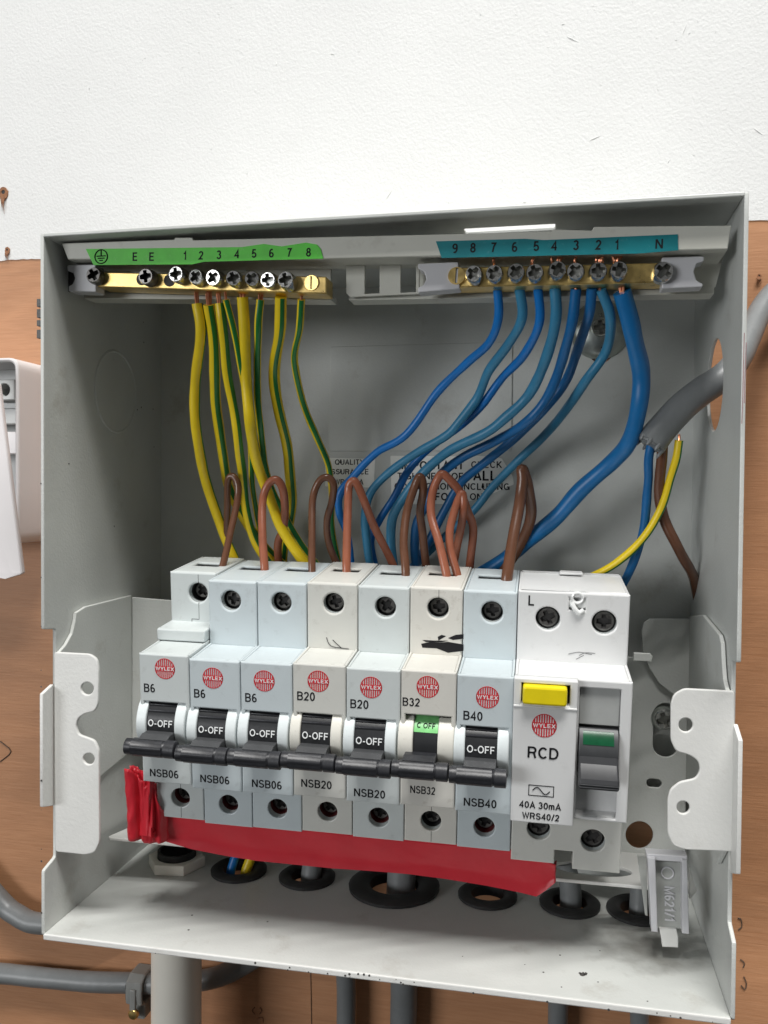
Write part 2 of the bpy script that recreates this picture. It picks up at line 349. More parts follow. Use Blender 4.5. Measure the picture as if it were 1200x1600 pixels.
def thing(name, label, cat, loc=(0, 0, 0), R3=None, group=None):
    o = bpy.data.objects.new(name, None); col.objects.link(o); o.empty_display_size = 0.01
    m4 = (R3 or Matrix.Identity(3)).to_4x4(); m4.translation = Vector(loc)*S; o.matrix_world = m4
    return tag(o, label, cat, group)

def fY(Y0, dirn=1):                           # sheet parallel to the wall
    return lambda a, b, d: (a, Y0+d*dirn, b)
def fX(X0, dirn=1): return lambda a, b, d: (X0+d*dirn, a, b)
def fZ(Z0, dirn=1): return lambda a, b, d: (a, b, Z0+d*dirn)
def slab(px, Y, depth, holes_px=(), mb=None, r=0):
    mb = mb or MB(); o = [(at(x, y, Y).x, at(x, y, Y).z) for x, y in px]
    if r: o = roundpoly(o, r)
    h = [[(at(x, y, Y).x, at(x, y, Y).z) for x, y in hp] for hp in holes_px]
    return mb.plate(fY(Y), o, h, depth)

def _a(cx, cy, rx, ry, a0, a1, n=12): return [(cx+rx*math.cos(rad(a0+(a1-a0)*i/n)), cy+ry*math.sin(rad(a0+(a1-a0)*i/n))) for i in range(n+1)]
GLYPH = {  # plain grotesque capitals drawn as centre lines: (advance, strokes)
 'A': (.68, [[(.03, 0), (.34, .95), (.65, 0)], [(.14, .32), (.54, .32)]]),
 'B': (.64, [[(.06, .5), (.06, .94)]+_a(.35, .73, .21, .21, 90, -90)+[(.06, .52)], [(.06, .52)]+_a(.36, .29, .23, .23, 90, -90)+[(.06, .06), (.06, .52)]]),
 'C': (.74, [_a(.39, .5, .32, .44, 42, 318, 22)]),
 'D': (.70, [[(.06, .06), (.06, .94)]+_a(.30, .5, .34, .44, 90, -90, 16)+[(.06, .06), (.06, .12)]]),
 'E': (.60, [[(.56, .94), (.06, .94), (.06, .06), (.58, .06)], [(.06, .51), (.53, .51)]]),
 'F': (.57, [[(.55, .94), (.06, .94), (.06, 0)], [(.06, .49), (.49, .49)]]),
 'G': (.76, [_a(.39, .5, .32, .44, 48, 345, 22), [(.42, .46), (.70, .46), (.70, .02)]]),
 'H': (.70, [[(.06, 0), (.06, 1)], [(.64, 0), (.64, 1)], [(.06, .52), (.64, .52)]]),
 'I': (.12, [[(.06, 0), (.06, 1)]]),
 'K': (.66, [[(.06, 0), (.06, 1)], [(.60, 1), (.06, .38)], [(.24, .58), (.64, 0)]]),
 'L': (.54, [[(.06, 1), (.06, .06), (.53, .06)]]),
 'M': (.80, [[(.06, 0), (.06, .96), (.40, .08), (.74, .96), (.74, 0)]]),
 'N': (.70, [[(.06, 0), (.06, .97)], [(.07, .96), (.63, .04)], [(.64, .03), (.64, 1)]]),
 'O': (.80, [_a(.40, .5, .34, .44, 0, 360, 28)]),
 'P': (.62, [[(.06, 0), (.06, .94)]+_a(.35, .70, .22, .24, 90, -90)+[(.06, .46)]]),
 'Q': (.80, [_a(.40, .5, .34, .44, 0, 360, 28), [(.46, .24), (.72, .0)]]),
 'R': (.68, [[(.06, 0), (.06, .94)]+_a(.38, .71, .23, .23, 90, -90)+[(.06, .48)], [(.38, .48), (.50, .42), (.60, .0)]]),
 'S': (.64, [_a(.32, .725, .24, .215, 15, 262, 16)+_a(.32, .28, .26, .22, 84, -165, 16)]),
 'T': (.62, [[(0, .94), (.62, .94)], [(.31, .94), (.31, 0)]]),
 'U': (.68, [[(.06, 1), (.06, .33)]+_a(.34, .33, .28, .27, 180, 360, 14)+[(.62, 1)]]),
 'W': (.92, [[(.03, 1), (.25, .05), (.46, .93), (.67, .05), (.89, 1)]]),
 'X': (.66, [[(.03, 0), (.63, 1)], [(.03, 1), (.63, 0)]]),
 'Y': (.66, [[(.03, 1), (.33, .42), (.63, 1)], [(.33, .42), (.33, 0)]]),
 'm': (.74, [[(.05, 0), (.05, .72)], [(.05, .48)]+_a(.20, .50, .155, .17, 180, 0, 8)+[(.355, 0)], [(.355, .48)]+_a(.51, .50, .155, .17, 180, 0, 8)+[(.665, 0)]]),
 '0': (.54, [_a(.27, .5, .215, .44, 0, 360, 26)]),
 '1': (.42, [[(.05, .74), (.20, .80), (.28, .96), (.28, 0)]]),
 '2': (.54, [_a(.27, .70, .205, .24, 170, -28, 14)+[(.07, .07), (.50, .07)]]),
 '3': (.54, [_a(.26, .73, .185, .21, 160, -85, 14), _a(.26, .29, .215, .235, 88, -160, 14)]),
 '4': (.56, [[(.41, 0), (.41, .93), (.05, .30), (.55, .30)]]),
 '5': (.54, [[(.48, .94), (.13, .94), (.08, .50)]+_a(.265, .32, .215, .26, 128, -160, 16)]),
 '6': (.54, [_a(.275, .30, .205, .24, 0, 360, 22), _a(.30, .50, .235, .44, 62, 205, 16)]),
 '7': (.54, [[(.04, .94), (.49, .94), (.30, .55), (.20, 0)]]),
 '8': (.54, [_a(.27, .73, .18, .205, 0, 360, 20), _a(.27, .28, .215, .225, 0, 360, 20)]),
 '9': (.54, [_a(.265, .70, .205, .24, 0, 360, 22), _a(.24, .50, .235, .44, 242, 385, 16)]),
 '-': (.34, [[(.02, .37), (.32, .37)]]), '/': (.34, [[(.02, -.02), (.32, 1.02)]]), ' ': (.16, [])}
def text(s_, size, matname, origin, xdir, zdir, parent, bold=0.0, sxx=1.0, name='printed_text', ext=0.03, spacing=1.0, align='CENTER'):
    """letters lying on a face; xdir reads along, zdir points up the letters"""
    gap = .155*spacing; wid = sum(GLYPH[c][0] for c in s_)+gap*(len(s_)-1)
    sw = (.148+bold/size)/2; x0 = -wid/2 if align == 'CENTER' else 0; mb = MB(); lift = 0
    for c in s_:
        adv, strokes = GLYPH[c]
        for st in strokes:
            lift += .0015; P = [Vector((p[0], p[1])) for p in st]; n = len(P); closed = (P[0]-P[-1]).length < 1e-4
            L_, R_ = [], []
            for i in range(n):
                a = P[i-1] if i else (P[-2] if closed else None); b = P[i+1] if i < n-1 else (P[1] if closed else None)
                d0 = (P[i]-a).normalized() if a is not None else None; d1 = (b-P[i]).normalized() if b is not None else None
                if d0 is None: d0 = d1
                if d1 is None: d1 = d0
                t = (d0+d1); t = t.normalized() if t.length > .05 else d1
                nn = Vector((-t.y, t.x)); k = 1/max(.42, nn.dot(Vector((-d1.y, d1.x)))); k = min(k, 2.4)
                L_.append(P[i]+nn*sw*k); R_.append(P[i]-nn*sw*k)
            e = (ext+lift)/1.0
            vs = [((x0+p.x)*size*sxx, (p.y-.5)*size, h) for h in (0, e) for pp in zip(L_, R_) for p in pp]
            m_ = 2*n; fs = []
            for i in range(n-1):
                q = 2*i; fs += [(q+m_, q+1+m_, q+3+m_, q+2+m_), (q, q+2, q+2+m_, q+m_), (q+1, q+1+m_, q+3+m_, q+3)]
            if not closed: fs += [(0, m_, m_+1, 1), (m_-2, m_-1, 2*m_-1, 2*m_-2)]
            mb.add(vs, fs)
        x0 += adv+gap
    o = build(mb, name, matname, smooth_=False, weld=False)
    x = Vector(xdir).normalized(); z = Vector(zdir); z = (z-x*z.dot(x)).normalized(); n = x.cross(z)
    m4 = Matrix.Identity(4)
    for i in range(3): m4[i][0] = x[i]; m4[i][1] = z[i]; m4[i][2] = n[i]; m4[i][3] = origin[i]*S
    o.parent = parent; o.matrix_local = m4
    return o

def cross_recess(R_, a=0.34, l=0.74):
    a *= R_; l *= R_; return [(a*.7,-l),(a*.7,-a),(l,-a*.7),(l,a*.7),(a*.7,a),(a*.7,l),(-a*.7,l),(-a*.7,a),(-l,a*.7),(-l,-a*.7),(-a*.7,-a),(-a*.7,-l)]
def screw_head(parent, c, R_, h, matname='zinc', rot=0, slot=False, name='screw', Rm=None, rim=True):
    """pan head facing -y of its frame with a real recess"""
    Rm = Rm or Matrix.Identity(3); c = Vector(c); mb = MB()
    ca, sa = math.cos(rad(rot)), math.sin(rad(rot))
    rec = [(-R_*.82, -R_*.13), (R_*.82, -R_*.13), (R_*.82, R_*.13), (-R_*.82, R_*.13)] if slot else cross_recess(R_)
    rec = [(x*ca-y*sa, x*sa+y*ca) for x, y in rec]
    ro = R_*0.86 if not slot else R_*.95
    fr = lambda a, b, d: c+Rm @ Vector((a, -h+d, b))
    n = 24; outer = circle(0, 0, ro, n)
    tess, flat = fill([outer, rec]); mb.add([fr(p[0], p[1], 0) for p in flat], [tuple(t) for t in tess])
    k = len(rec); mb.add([fr(p[0], p[1], 0) for p in rec]+[fr(p[0]*.75, p[1]*.75, h*.55+.4) for p in rec], [(i, (i+1) % k, (i+1) % k+k, i+k) for i in range(k)]+[tuple(range(k, 2*k))], 1)
    prof = [(ro, 0), (R_*.97, h*.2), (R_, h*.45), (R_, h)]
    vs = []; fs = []
    for (r_, d) in prof: vs += [fr(x*r_/ro, y*r_/ro, d) for x, y in outer]
    for q in range(3):
        for i in range(n): j = (i+1) % n; fs.append((q*n+i, q*n+j, (q+1)*n+j, (q+1)*n+i))
    mb.add(vs, fs)
    o = build(mb, name, [matname, 'cavity' if matname == 'tarnished' else 'recess'], parent, angle=25); return o  # recess faces coloured darker in place of shade

# ================================================================== THE SETTING: board behind the unit
edge = []                                                     # ragged lower edge of the white paint
x = -420.0
while x < 620:
    edge.append((x, 261.7+0.6*noise.noise(Vector((x*0.05, 3.1, 0)))+(0.5*noise.noise(Vector((x*0.6, 1.1, 0))))))
    x += 2.0
mb = MB(); mb.plate(fY(0.0), [(-420, -420), (620, -420), (620, 700), (-420, 700)], [], 12)
tag(build(mb, 'plywood_wall', 'ply', smooth_=False), kind='structure')
mb = MB(); mb.plate(fY(-0.35), edge+[(620, 690), (-420, 690)], [], 0.3)
tag(build(mb, 'painted_wall', 'paint', smooth_=False), kind='structure')
# stray flecks bedded in the paint
mb = MB(); rnd = random.Random(3)
for (px, py, L_, ang) in [(895,62,5.5,-30),(1070,45,4.2,70),(930,216,5,20),(608,304,4.2,55),(1185,206,4.5,-40),(880,38,1.5,10),(140,138,1.2,80),(432,100,1.4,85),(520,85,2,-20),(820,316,1.6,10),(1045,252,1.8,60)]:
    p = at(px, py, -0.35); d = Vector((math.cos(rad(ang)), 0, math.sin(rad(ang))))
    mb.tube([p-d*L_/2, p-d*L_*.1+Vector((0, -.06, .1)), p+d*L_/2], lambda t: 0.04+0.17*math.sin(math.pi*min(1, max(0, t))), n=8)
for i in range(130):
    px, py = rnd.uniform(0, 1200), rnd.uniform(0, 350); p = at(px, py, -0.35)
    if p.z < 263: continue
    a = rnd.uniform(0, 3.14); L_ = rnd.uniform(.3, 1.1); d = Vector((math.cos(a), 0, math.sin(a)))
    mb.tube([p-d*L_/2, p+Vector((0, -.04, 0)), p+d*L_/2], lambda t: 0.04+0.09*math.sin(math.pi*min(1, max(0, t))), n=6, sub=2)
tag(build(mb, 'paint_fleck', 'paint'), 'small slivers and nibs bedded in the white wall paint', 'paint flecks', kind='stuff')
# torn screw holes at the left edge
for lab, (px, py), hh in (('larger torn screw hole in the white paint near the left edge', (6, 303), 5.0), ('smaller splintered screw hole just above the bottom edge of the white paint', (12, 392), 2.6), ('small dark screw hole in the bare plywood right of the box top', (1186, 432), 1.7)):
    p = at(px, py, -0.4); th = thing('screw_hole', lab, 'screw hole', p)
    out = [(hh*.45*math.cos(a)*(1+.35*noise.noise(Vector((a*2, hh, 0)))), hh*.62*math.sin(a)*(1+.3*noise.noise(Vector((a*2, 5+hh, 0))))) for a in [i*math.tau/18 for i in range(18)]]
    m1 = MB(); m1.plate(fY(-.5), out, [circle(0, hh*.15, hh*.2, 10)], .5)
    build(m1, 'torn_rim', 'wood_raw', th)
    m2 = MB(); m2.cyl((0, -.25, hh*.15), (0, 1, 0), hh*.2, .2, 12); build(m2, 'hole', 'cavity', th)
    m3 = MB()
    for k in range(3): m3.tube([(-.7+k*.6, -.6, -hh*.4), (-.5+k*.5, -1.0, -hh*.9), (-.6+k*.6, -.5, -hh*(1.3+.3*k))], lambda t: .3*(1-t)+.05, n=6)
    build(m3, 'splinter', 'wood_raw', th)
def pencil(name, label, cat, polylines, Y=-0.25, r=0.22, mt='pencil'):
    mb = MB()
    for pl in polylines: mb.tube([at(x, y, Y) for x, y in pl], r, n=6, sub=3)
    return tag(build(mb, name, mt), label, cat)
pencil('pencil_mark', 'thin dark diamond mark drawn on the plywood at the left edge', 'pencil mark', [[(0, 1158), (17, 1174), (0, 1190)]])
pencil('pencil_mark', 'curly dark squiggles scratched on the plywood right of the box', 'pencil mark', [[(1153, 1434), (1158, 1437), (1159, 1448), (1154, 1452)], [(1157, 1499), (1163, 1505), (1161, 1512)], [(1162, 1526), (1166, 1536), (1164, 1546), (1158, 1540)]])
pencil('pencil_mark', 'small pale scratched rings on the plywood below the box', 'pencil mark', [[(398, 1574), (394, 1579), (398, 1585)], [(406, 1574), (409, 1579), (405, 1585)], [(402, 1592), (410, 1590), (411, 1598)]], mt='wood_raw')
pencil('board_joint', 'fine vertical joint line in the plywood below the box', 'joint line', [[(485, 1518), (486, 1560), (487, 1640)]], r=0.12)

# ================================================================== THE ENCLOSURE
W_, H_, D_ = 227.8, 243.4, 90.0; T = 1.3
enc = thing('metal_enclosure', 'open grey metal consumer unit box without its front cover', 'consumer unit')
# back, with punched fixing hole behind the washer
mb = MB(); mb.plate(fY(-1.6), [(T, T), (W_-T, T), (W_-T, H_-T), (T, H_-T)], [circle(191, 212.6, 4.6), circle(120, 100, 6), circle(at(999, 1305, -1).x, at(999, 1305, -1).z, 7.5)], T)
build(mb, 'back_panel', 'steel', enc)
# embossed rectangle on the back
mb = MB(); mb.plate(fY(-2.2), roundpoly([(79, 173), (156, 173), (156, 217.5), (79, 217.5)], 1), [], .8); build(mb, 'embossed_plate', 'steel', enc, bevel=0.3)
# left wall
lp = [(-.3, 0), (-89.2, 0), (-90, .8), (-90, 23.2), (-83, 25.2), (-83, 43.8), (-83, 106.4), (-90, 107.4), (-90, H_), (-.3, H_)]
mb = MB(); mb.plate(fX(0), roundpoly(lp, .8, 2), [], T); lw = build(mb, 'side_wall', 'steel', enc, bevel=0.3)
mb = MB(); mb.plate(fX(-.6), roundpoly([(-83.5, 43.6), (-89.9, 45.4), (-89.9, 84.9), (-83.5, 87)], .5, 2), [], T); build(mb, 'edge_tab', 'steel_white', enc, bevel=0.25)
mb = MB(); ring = [Vector((T+.02, -41.2+16*math.cos(a), 195+16*math.sin(a))) for a in [i*math.tau/48 for i in range(49)]]
mb.tube(ring, .55, n=8, sub=1, cap=False); build(mb, 'knockout_ring', 'steel', enc)
mb = MB(); mb.plate(fX(T-.1), circle(-41.2, 195, 15.6, 48), [], .22); build(mb, 'knockout_disc', 'steel', enc, bevel=0.1)
for z in (207.6, 203.5, 199): pass
# right wall with the cable hole
rp = [(-.3, 0), (-89.2, 0), (-90, .8), (-90, 23.6), (-83, 26.2), (-83, 41.9), (-83, 105.6), (-90, 106.6), (-90, H_), (-.3, H_)]
hole = [(a, b) for a, b in circle(-46.5, 193, 15.7, 40)]
mb = MB(); mb.plate(fX(W_), roundpoly(rp, .8, 2), [hole], -T); build(mb, 'side_wall', 'steel', enc, bevel=0.3)
mb = MB(); mb.plate(fX(W_+.6), roundpoly([(-83.5, 41.5), (-91.2, 44.6), (-91.2, 84), (-83.5, 87)], .5, 2), [], -T); build(mb, 'edge_tab', 'steel_white', enc, bevel=0.25)
mb = MB()
for pts in ([(1163,520),(1162,560),(1161,600),(1160,640),(1159,662)],[(1166,535),(1164,590),(1163,630)]): mb.tube([atx(x, y, W_-T-.0) for x, y in pts], .13, n=6)
build(mb, 'pen_line', 'red_ink', enc).data.materials[0] = mat('faded_red_pen', (0.42, 0.24, 0.25), .6, var=.2, vscale=.4)
# top with the cable slot, floor with round openings
mb = MB(); mb.plate(fZ(H_), [(T, -.3), (W_-T, -.3), (W_-T, -90), (T, -90)], [rrect(143.4, -73.4, 172.8, -66.5, .6)], -T); build(mb, 'top_panel', 'steel', enc, bevel=0.3)
GX = [(22.5, 8.5), (49.6, 9), (78.4, 9), (113.8, 14.5), (150.2, 9), (180.9, 9), (205.5, 9)]
mb = MB(); mb.plate(fZ(0), [(T, -.3), (W_-T, -.3), (W_-T, -90.2), (T, -90.2)], [circle(x, -30, r, 28) for x, r in GX], T); fp = build(mb, 'floor_panel', 'steel', enc, bevel=0.3)
fm = M['steel'].copy(); fm.name = 'grey_powder_coat_soiled'; fp.data.materials[0] = fm
n_ = fm.node_tree.nodes; k_ = fm.node_tree.links; bs = n_['Principled BSDF']; src = bs.inputs['Base Color'].links[0].from_socket
mp_ = [q for q in n_ if q.type == 'MAPPING'][0]
ds = n_.new('ShaderNodeVectorMath'); ds.operation = 'DISTANCE'; ds.inputs[1].default_value = (207, -52, 1.3)
nn_ = n_.new('ShaderNodeTexNoise'); nn_.inputs['Scale'].default_value = .16; nn_.inputs['Detail'].default_value = 8
ma = n_.new('ShaderNodeMath'); ma.operation = 'MULTIPLY_ADD'; ma.inputs[1].default_value = 34
k_.new(mp_.outputs[0], ds.inputs[0]); k_.new(mp_.outputs[0], nn_.inputs['Vector']); k_.new(nn_.outputs[0], ma.inputs[0]); k_.new(ds.outputs['Value'], ma.inputs[2])
mr = n_.new('ShaderNodeMapRange'); mr.inputs['From Min'].default_value = 20; mr.inputs['From Max'].default_value = 40; mr.inputs['To Min'].default_value = .62; mr.inputs['To Max'].default_value = 0
k_.new(ma.outputs[0], mr.inputs['Value']); mx_ = n_.new('ShaderNodeMix'); mx_.data_type = 'RGBA'; mx_.inputs[7].default_value = (.12, .105, .085, 1)
k_.new(mr.outputs[0], mx_.inputs[0]); k_.new(src, mx_.inputs[6]); k_.new(mx_.outputs[2], bs.inputs['Base Color'])
mb = MB(); mb.box((T, -91.0, -.7), (W_-T, -90.15, 1.4)); build(mb, 'front_lip', 'steel_white', enc, bevel=0.5)
# paint chips along the edges and a black spot on the floor
mb = MB(); rnd = random.Random(5)
for i in range(60):
    t = rnd.random()
    if i < 26: c = Vector((rnd.gauss(115, 14) if i < 16 else rnd.uniform(5, 222), -91.02, rnd.uniform(-.5, 1.2)))
    elif i < 38: c = Vector((rnd.uniform(20, 220), rnd.uniform(-88, -60), T+.02))
    elif i < 50: c = Vector((T+.03, rnd.uniform(-88, -5), rnd.uniform(110, 235)))
    else: c = Vector((.2, -90.05, rnd.uniform(0, 230)))
    s_ = rnd.uniform(.12, .42)
    n_ = Vector((0, -1, 0)) if i < 26 or i >= 50 else (Vector((0, 0, 1)) if i < 38 else Vector((1, 0, 0)))
    mb.cyl(c, n_, s_, .06, 7)
for dx, dy, s_ in ((0, 0, .9), (.9, .4, .6), (-.7, .7, .5), (.3, 1.1, .4), (1.3, 1.0, .35)):
    p = atz(910, 1523, T+.02); mb.cyl(p+Vector((dx, dy, 0)), (0, 0, 1), s_, .08, 9)
tag(build(mb, 'paint_chip', 'chip', enc), kind='stuff')
# hinge lugs seen on the left edge
mb = MB()
for y0, y1 in ((468, 480), (484, 497), (501, 510), (516, 529)):
    a = at(60, y0, -88); b = at(64, y1, -88); mb.box((a.x, -89, a.z), (0.02, -86, b.z))
build(mb, 'hinge_lug', 'chip', enc, bevel=.1)
# stickers on the back
def sticker(px, lines, lab, Y=-2.75, torn=False):
    th = thing('sticker', lab, 'sticker', (0, 0, 0))
    mb = slab(px, Y+.05, .12, r=.6); build(mb, 'label_sheet', 'paper', th)
    for s_, x, y, size, bo in lines: text(s_, size, 'ink', at(x, y, Y), (1, 0, 0), (0, 0, 1), th, bold=bo, name='printed_text', sxx=1.12, spacing=1.12)
    return th
sticker([(508, 715), (586, 717), (584, 762), (508, 760)], [('QUALITY', 546, 722, 2.2, .03), ('ASSURANCE', 543, 737, 2.2, .03), ('WREURA', 545, 753, 2.2, .03)], 'small white quality assurance sticker on the back panel', Y=-1.75)
sticker([(610, 712), (700, 713), (745, 712), (784, 716), (801, 744), (803, 757), (770, 771), (722, 787), (640, 788), (612, 786)],
        [('IMPORTANT', 676, 727, 3.3, .12), ('CHECK', 760, 726, 2.7, .02), ('TIGHTNESS OF', 672, 744, 2.8, .03), ('ALL', 758, 743, 4.0, .12), ('CONNECTIONS INCLUDING', 705, 760, 2.7, .03), ('BEFORE', 690, 776, 3.0, .1), ('ON', 744, 776, 2.7, .02)],
        'larger white warning sticker with torn right corner behind the blue wires', Y=-1.75)

# ---------------- the carrier: a removable chassis hooked inside the box
car = thing('chassis_carrier', 'grey pressed steel carrier plate with two punched front flanges holding the breakers', 'chassis')
def px_circle(cx, cy, r, n=20): return [(cx+r*math.cos(i*math.tau/n), cy+r*math.sin(i*math.tau/n)) for i in range(n)]
FL = [(84, 1019), (140, 1022), (151, 1030), (154, 1046), (153, 1100), (147, 1112), (132, 1115), (121, 1123), (118, 1135), (122, 1148), (134, 1152), (147, 1157), (154, 1172), (155, 1316), (148, 1332), (134, 1336), (86, 1331)]
build(slab(FL, -84, 1.4, [px_circle(136, 1076, 10), px_circle(138.5, 1186, 9)], r=1.2), 'front_flange', 'steel_white', car, bevel=.35)
FR = [(1148, 1080), (1069, 1076), (1053, 1085), (1048, 1100), (1048, 1157), (1056, 1174), (1078, 1180), (1091, 1189), (1094, 1204), (1087, 1217), (1062, 1222), (1047, 1234), (1043, 1250), (1043, 1303), (1051, 1321), (1069, 1328), (1147, 1331)]
build(slab(FR, -84, 1.4, [px_circle(1071.5, 1133, 11), px_circle(1067.5, 1262, 10)], r=1.2), 'front_flange', 'steel_white', car, bevel=.35)
lx = lambda x, y: (atx(x, y, 1.6).y, atx(x, y, 1.6).z)
pl = [(-83.6, 98), (-79, 100.2), (-75, 103.6), (-73, 108), (-72.4, 110.8), (-66, 112.2), (-31, 112.4), (-30, 48), (-64, 44), (-78, 34), (-83.6, 30)]
mb = MB(); mb.plate(fX(1.5), pl, [], 1.3); build(mb, 'side_plate', 'steel', car, bevel=.3)
pr_ = [(-83.6, 96.5), (-79, 99), (-76.5, 103.6), (-74.5, 109.5), (-71, 111.5), (-40, 113.5), (-8, 108.5), (-8, 45), (-50, 46), (-70, 39), (-74, 40), (-83.6, 48)]
mb = MB(); mb.plate(fX(W_-T-.3), pr_, [], -1.3); build(mb, 'side_plate', 'steel', car, bevel=.3)
mb = MB(); mb.plate(fY(-31), [(2.9, 48), (48, 48), (48, 109.5), (2.9, 111.6)], [], 1.3); build(mb, 'back_plate', 'steel', car, bevel=.3)
def pxl(pts, Y): return [(at(x, y, Y).x, at(x, y, Y).z) for x, y in pts]
YB = -9.0
bo = roundpoly([(160, 14), (224.9, 14), (224.9, 91.5), (160, 92.5)], 2.5)
pa, pb = pxl([(1020, 1182), (1060, 1100)], YB); oval = rrect(pa[0], pa[1], pb[0], pb[1], (pb[0]-pa[0])/2-.05, 9)
pa, pb = pxl([(1010, 1230), (1034, 1218)], YB); sm = rrect(pa[0], pa[1], pb[0], pb[1], (pb[1]-pa[1])/2-.03, 6)
mb = MB(); mb.plate(fY(YB), bo, [oval, sm, pxl(px_circle(999, 1305, 21.5, 26), YB)], 1.3); build(mb, 'back_plate', 'steel', car, bevel=.3)
build(slab([(1003, 985), (1006, 973), (1015, 967), (1084, 967), (1084, 1086), (1052, 1085), (1030, 1068), (1015, 1045), (1004, 1020)], YB-2.2, 1.3), 'upper_tongue', 'steel', car, bevel=.3)
# bottom shelf of the carrier
zl = 19.5
sh_y0 = -53
A = atz(166, 1313, zl); B = atz(1090, 1396, zl)
zl_ = 17.2; oc = atz(926, 1362, zl_); ov = circle(oc.x, oc.y, (atz(987, 1366, zl_)-atz(866, 1357, zl_)).x/2, 32, abs(atz(926, 1347, zl_).y-atz(926, 1378, zl_).y)/2)
mb = MB(); mb.plate(lambda a, b, d: (a, b, 13.4+(-9-b)*(zl-13.4)/(-9-A.y)+d), roundpoly([(A.x, A.y), (B.x, B.y), (B.x-6, -9), (A.x-1+4, -9)], 2.5), [ov, roundpoly([(60, -46), (72, -46), (72, -40), (60, -40)], 1)], 1.3); build(mb, 'bottom_shelf', 'steel_white', car, bevel=.35)
build(slab([(990, 1020), (1016, 1021), (1020, 1026), (1018, 1034), (990, 1033)], -34, 1.3), 'rail_end', 'steel', car, bevel=.3)
mb = MB(); mb.box((40, -26, 78), (200, -22, 104)); build(mb, 'din_rail', 'steel', car, bevel=.3)
# fixing screws
th = thing('fixing_screw', 'domed steel screw in the oval slot of the carrier plate on the right', 'screw', at(1037, 1122, YB-.5))
screw_head(th, (0, 0, 0), 4.0, 3.0, 'zinc', 20, name='head')
mb = MB(); mb.cyl((0, -.2, 0), (0, 1, 0), 4.6, .9, 28); build(mb, 'washer', 'washer', th, bevel=.1)
c = at(938, 514, -4)
th = thing('fixing_screw', 'large cupped washer and screw on the back panel behind the blue wires', 'screw', c)
mb = MB(); mb.lathe((0, 0, 0), (0, -1, 0), [(11.8, -2.3), (11.5, -1.2), (9.4, .6), (5.5, 1.8), (3.0, 2.3), (.6, 2.4)], 40); build(mb, 'cup_washer', 'washer', th, angle=60)
screw_head(th, (0, -2.2, 0), 3.6, 2.2, 'zinc', 8, name='head')

# ================================================================== TERMINAL BARS
def lineY(px, Y): return [at(x, y, Y) for x, y in px]
bar = thing('terminal_carrier', 'long beige plastic carrier rail for both terminal bars under the box top', 'terminal carrier', (0, 0, 0))
YS = -84
build(slab([(96, 380), (272, 374), (273, 371), (300, 371), (302, 375), (725, 365), (862, 361), (864, 358), (925, 360), (928, 354), (1143, 352), (1137, 389), (506, 404), (106, 405)], YS, 2.0), 'label_strip', 'beige', bar, bevel=.3)
# flange running back from the label strip and the rear web with its windows
mb = slab([(655, 396), (1134, 388), (1118, 449), (655, 458)], -67, 1.5)
build(mb, 'rear_web', 'beige', bar, bevel=.2)
def ledge(p0, p1, Ya, Yb, h, name='ledge'):
    a = at(*p0, Ya); b = at(*p1, Ya); mb = MB()
    mb.add([(a.x,Ya,a.z),(b.x,Ya,b.z),(b.x,Yb,b.z),(a.x,Yb,a.z),(a.x,Ya,a.z-h),(b.x,Ya,b.z-h),(b.x,Yb,b.z-h),(a.x,Yb,a.z-h)], [(0,3,2,1),(4,5,6,7),(0,1,5,4),(1,2,6,5),(2,3,7,6),(3,0,4,7)])
    return build(mb, name, 'beige', bar, bevel=.25)
ledge((108, 401), (1136, 386), -82.2, -66, 1.2, 'strip_return')
ledge((131, 457), (517, 459), -68, -60, 2.2); ledge((545, 459), (1116, 448), -68, -60, 2.2)
build(slab([(131, 408), (517, 411), (517, 460), (131, 460)], -66, 1.5, [[(368, 412), (384, 412), (384, 424), (368, 424)], [(480, 412), (498, 412), (498, 424), (480, 424)]]), 'rear_web', 'beige', bar, bevel=.2)
build(slab([(541, 401), (655, 399), (655, 459), (547, 464), (541, 458)], -71, 1.2, [[(570, 411), (593, 411), (593, 458), (570, 459)], [(626, 410), (650, 410), (650, 456), (626, 457)]]), 'window_frame', 'beige', bar, bevel=.2)
# end holders with their half-round notches
def holder(px, Y, lab): return build(slab(px, Y, 6, r=.5), 'end_holder', 'lilac', bar, bevel=.3)
holder([(105, 414), (149, 413), (150, 456), (107, 455), (107, 447), (113, 444), (117, 435), (114, 426), (105, 423)], -79, '')
holder([(653, 412), (716, 409), (718, 451), (653, 457), (653, 449), (661, 446), (666, 436), (663, 425), (653, 419)], -79, '')
holder([(1034, 402), (1100, 400), (1100, 408), (1088, 412), (1084, 424), (1088, 438), (1098, 443), (1098, 448), (1034, 451)], -79, '')
build(slab([(100, 414), (106, 414), (117, 424), (118, 446), (107, 456), (103, 456)], -75, 1), 'end_pocket', 'cavity', bar)
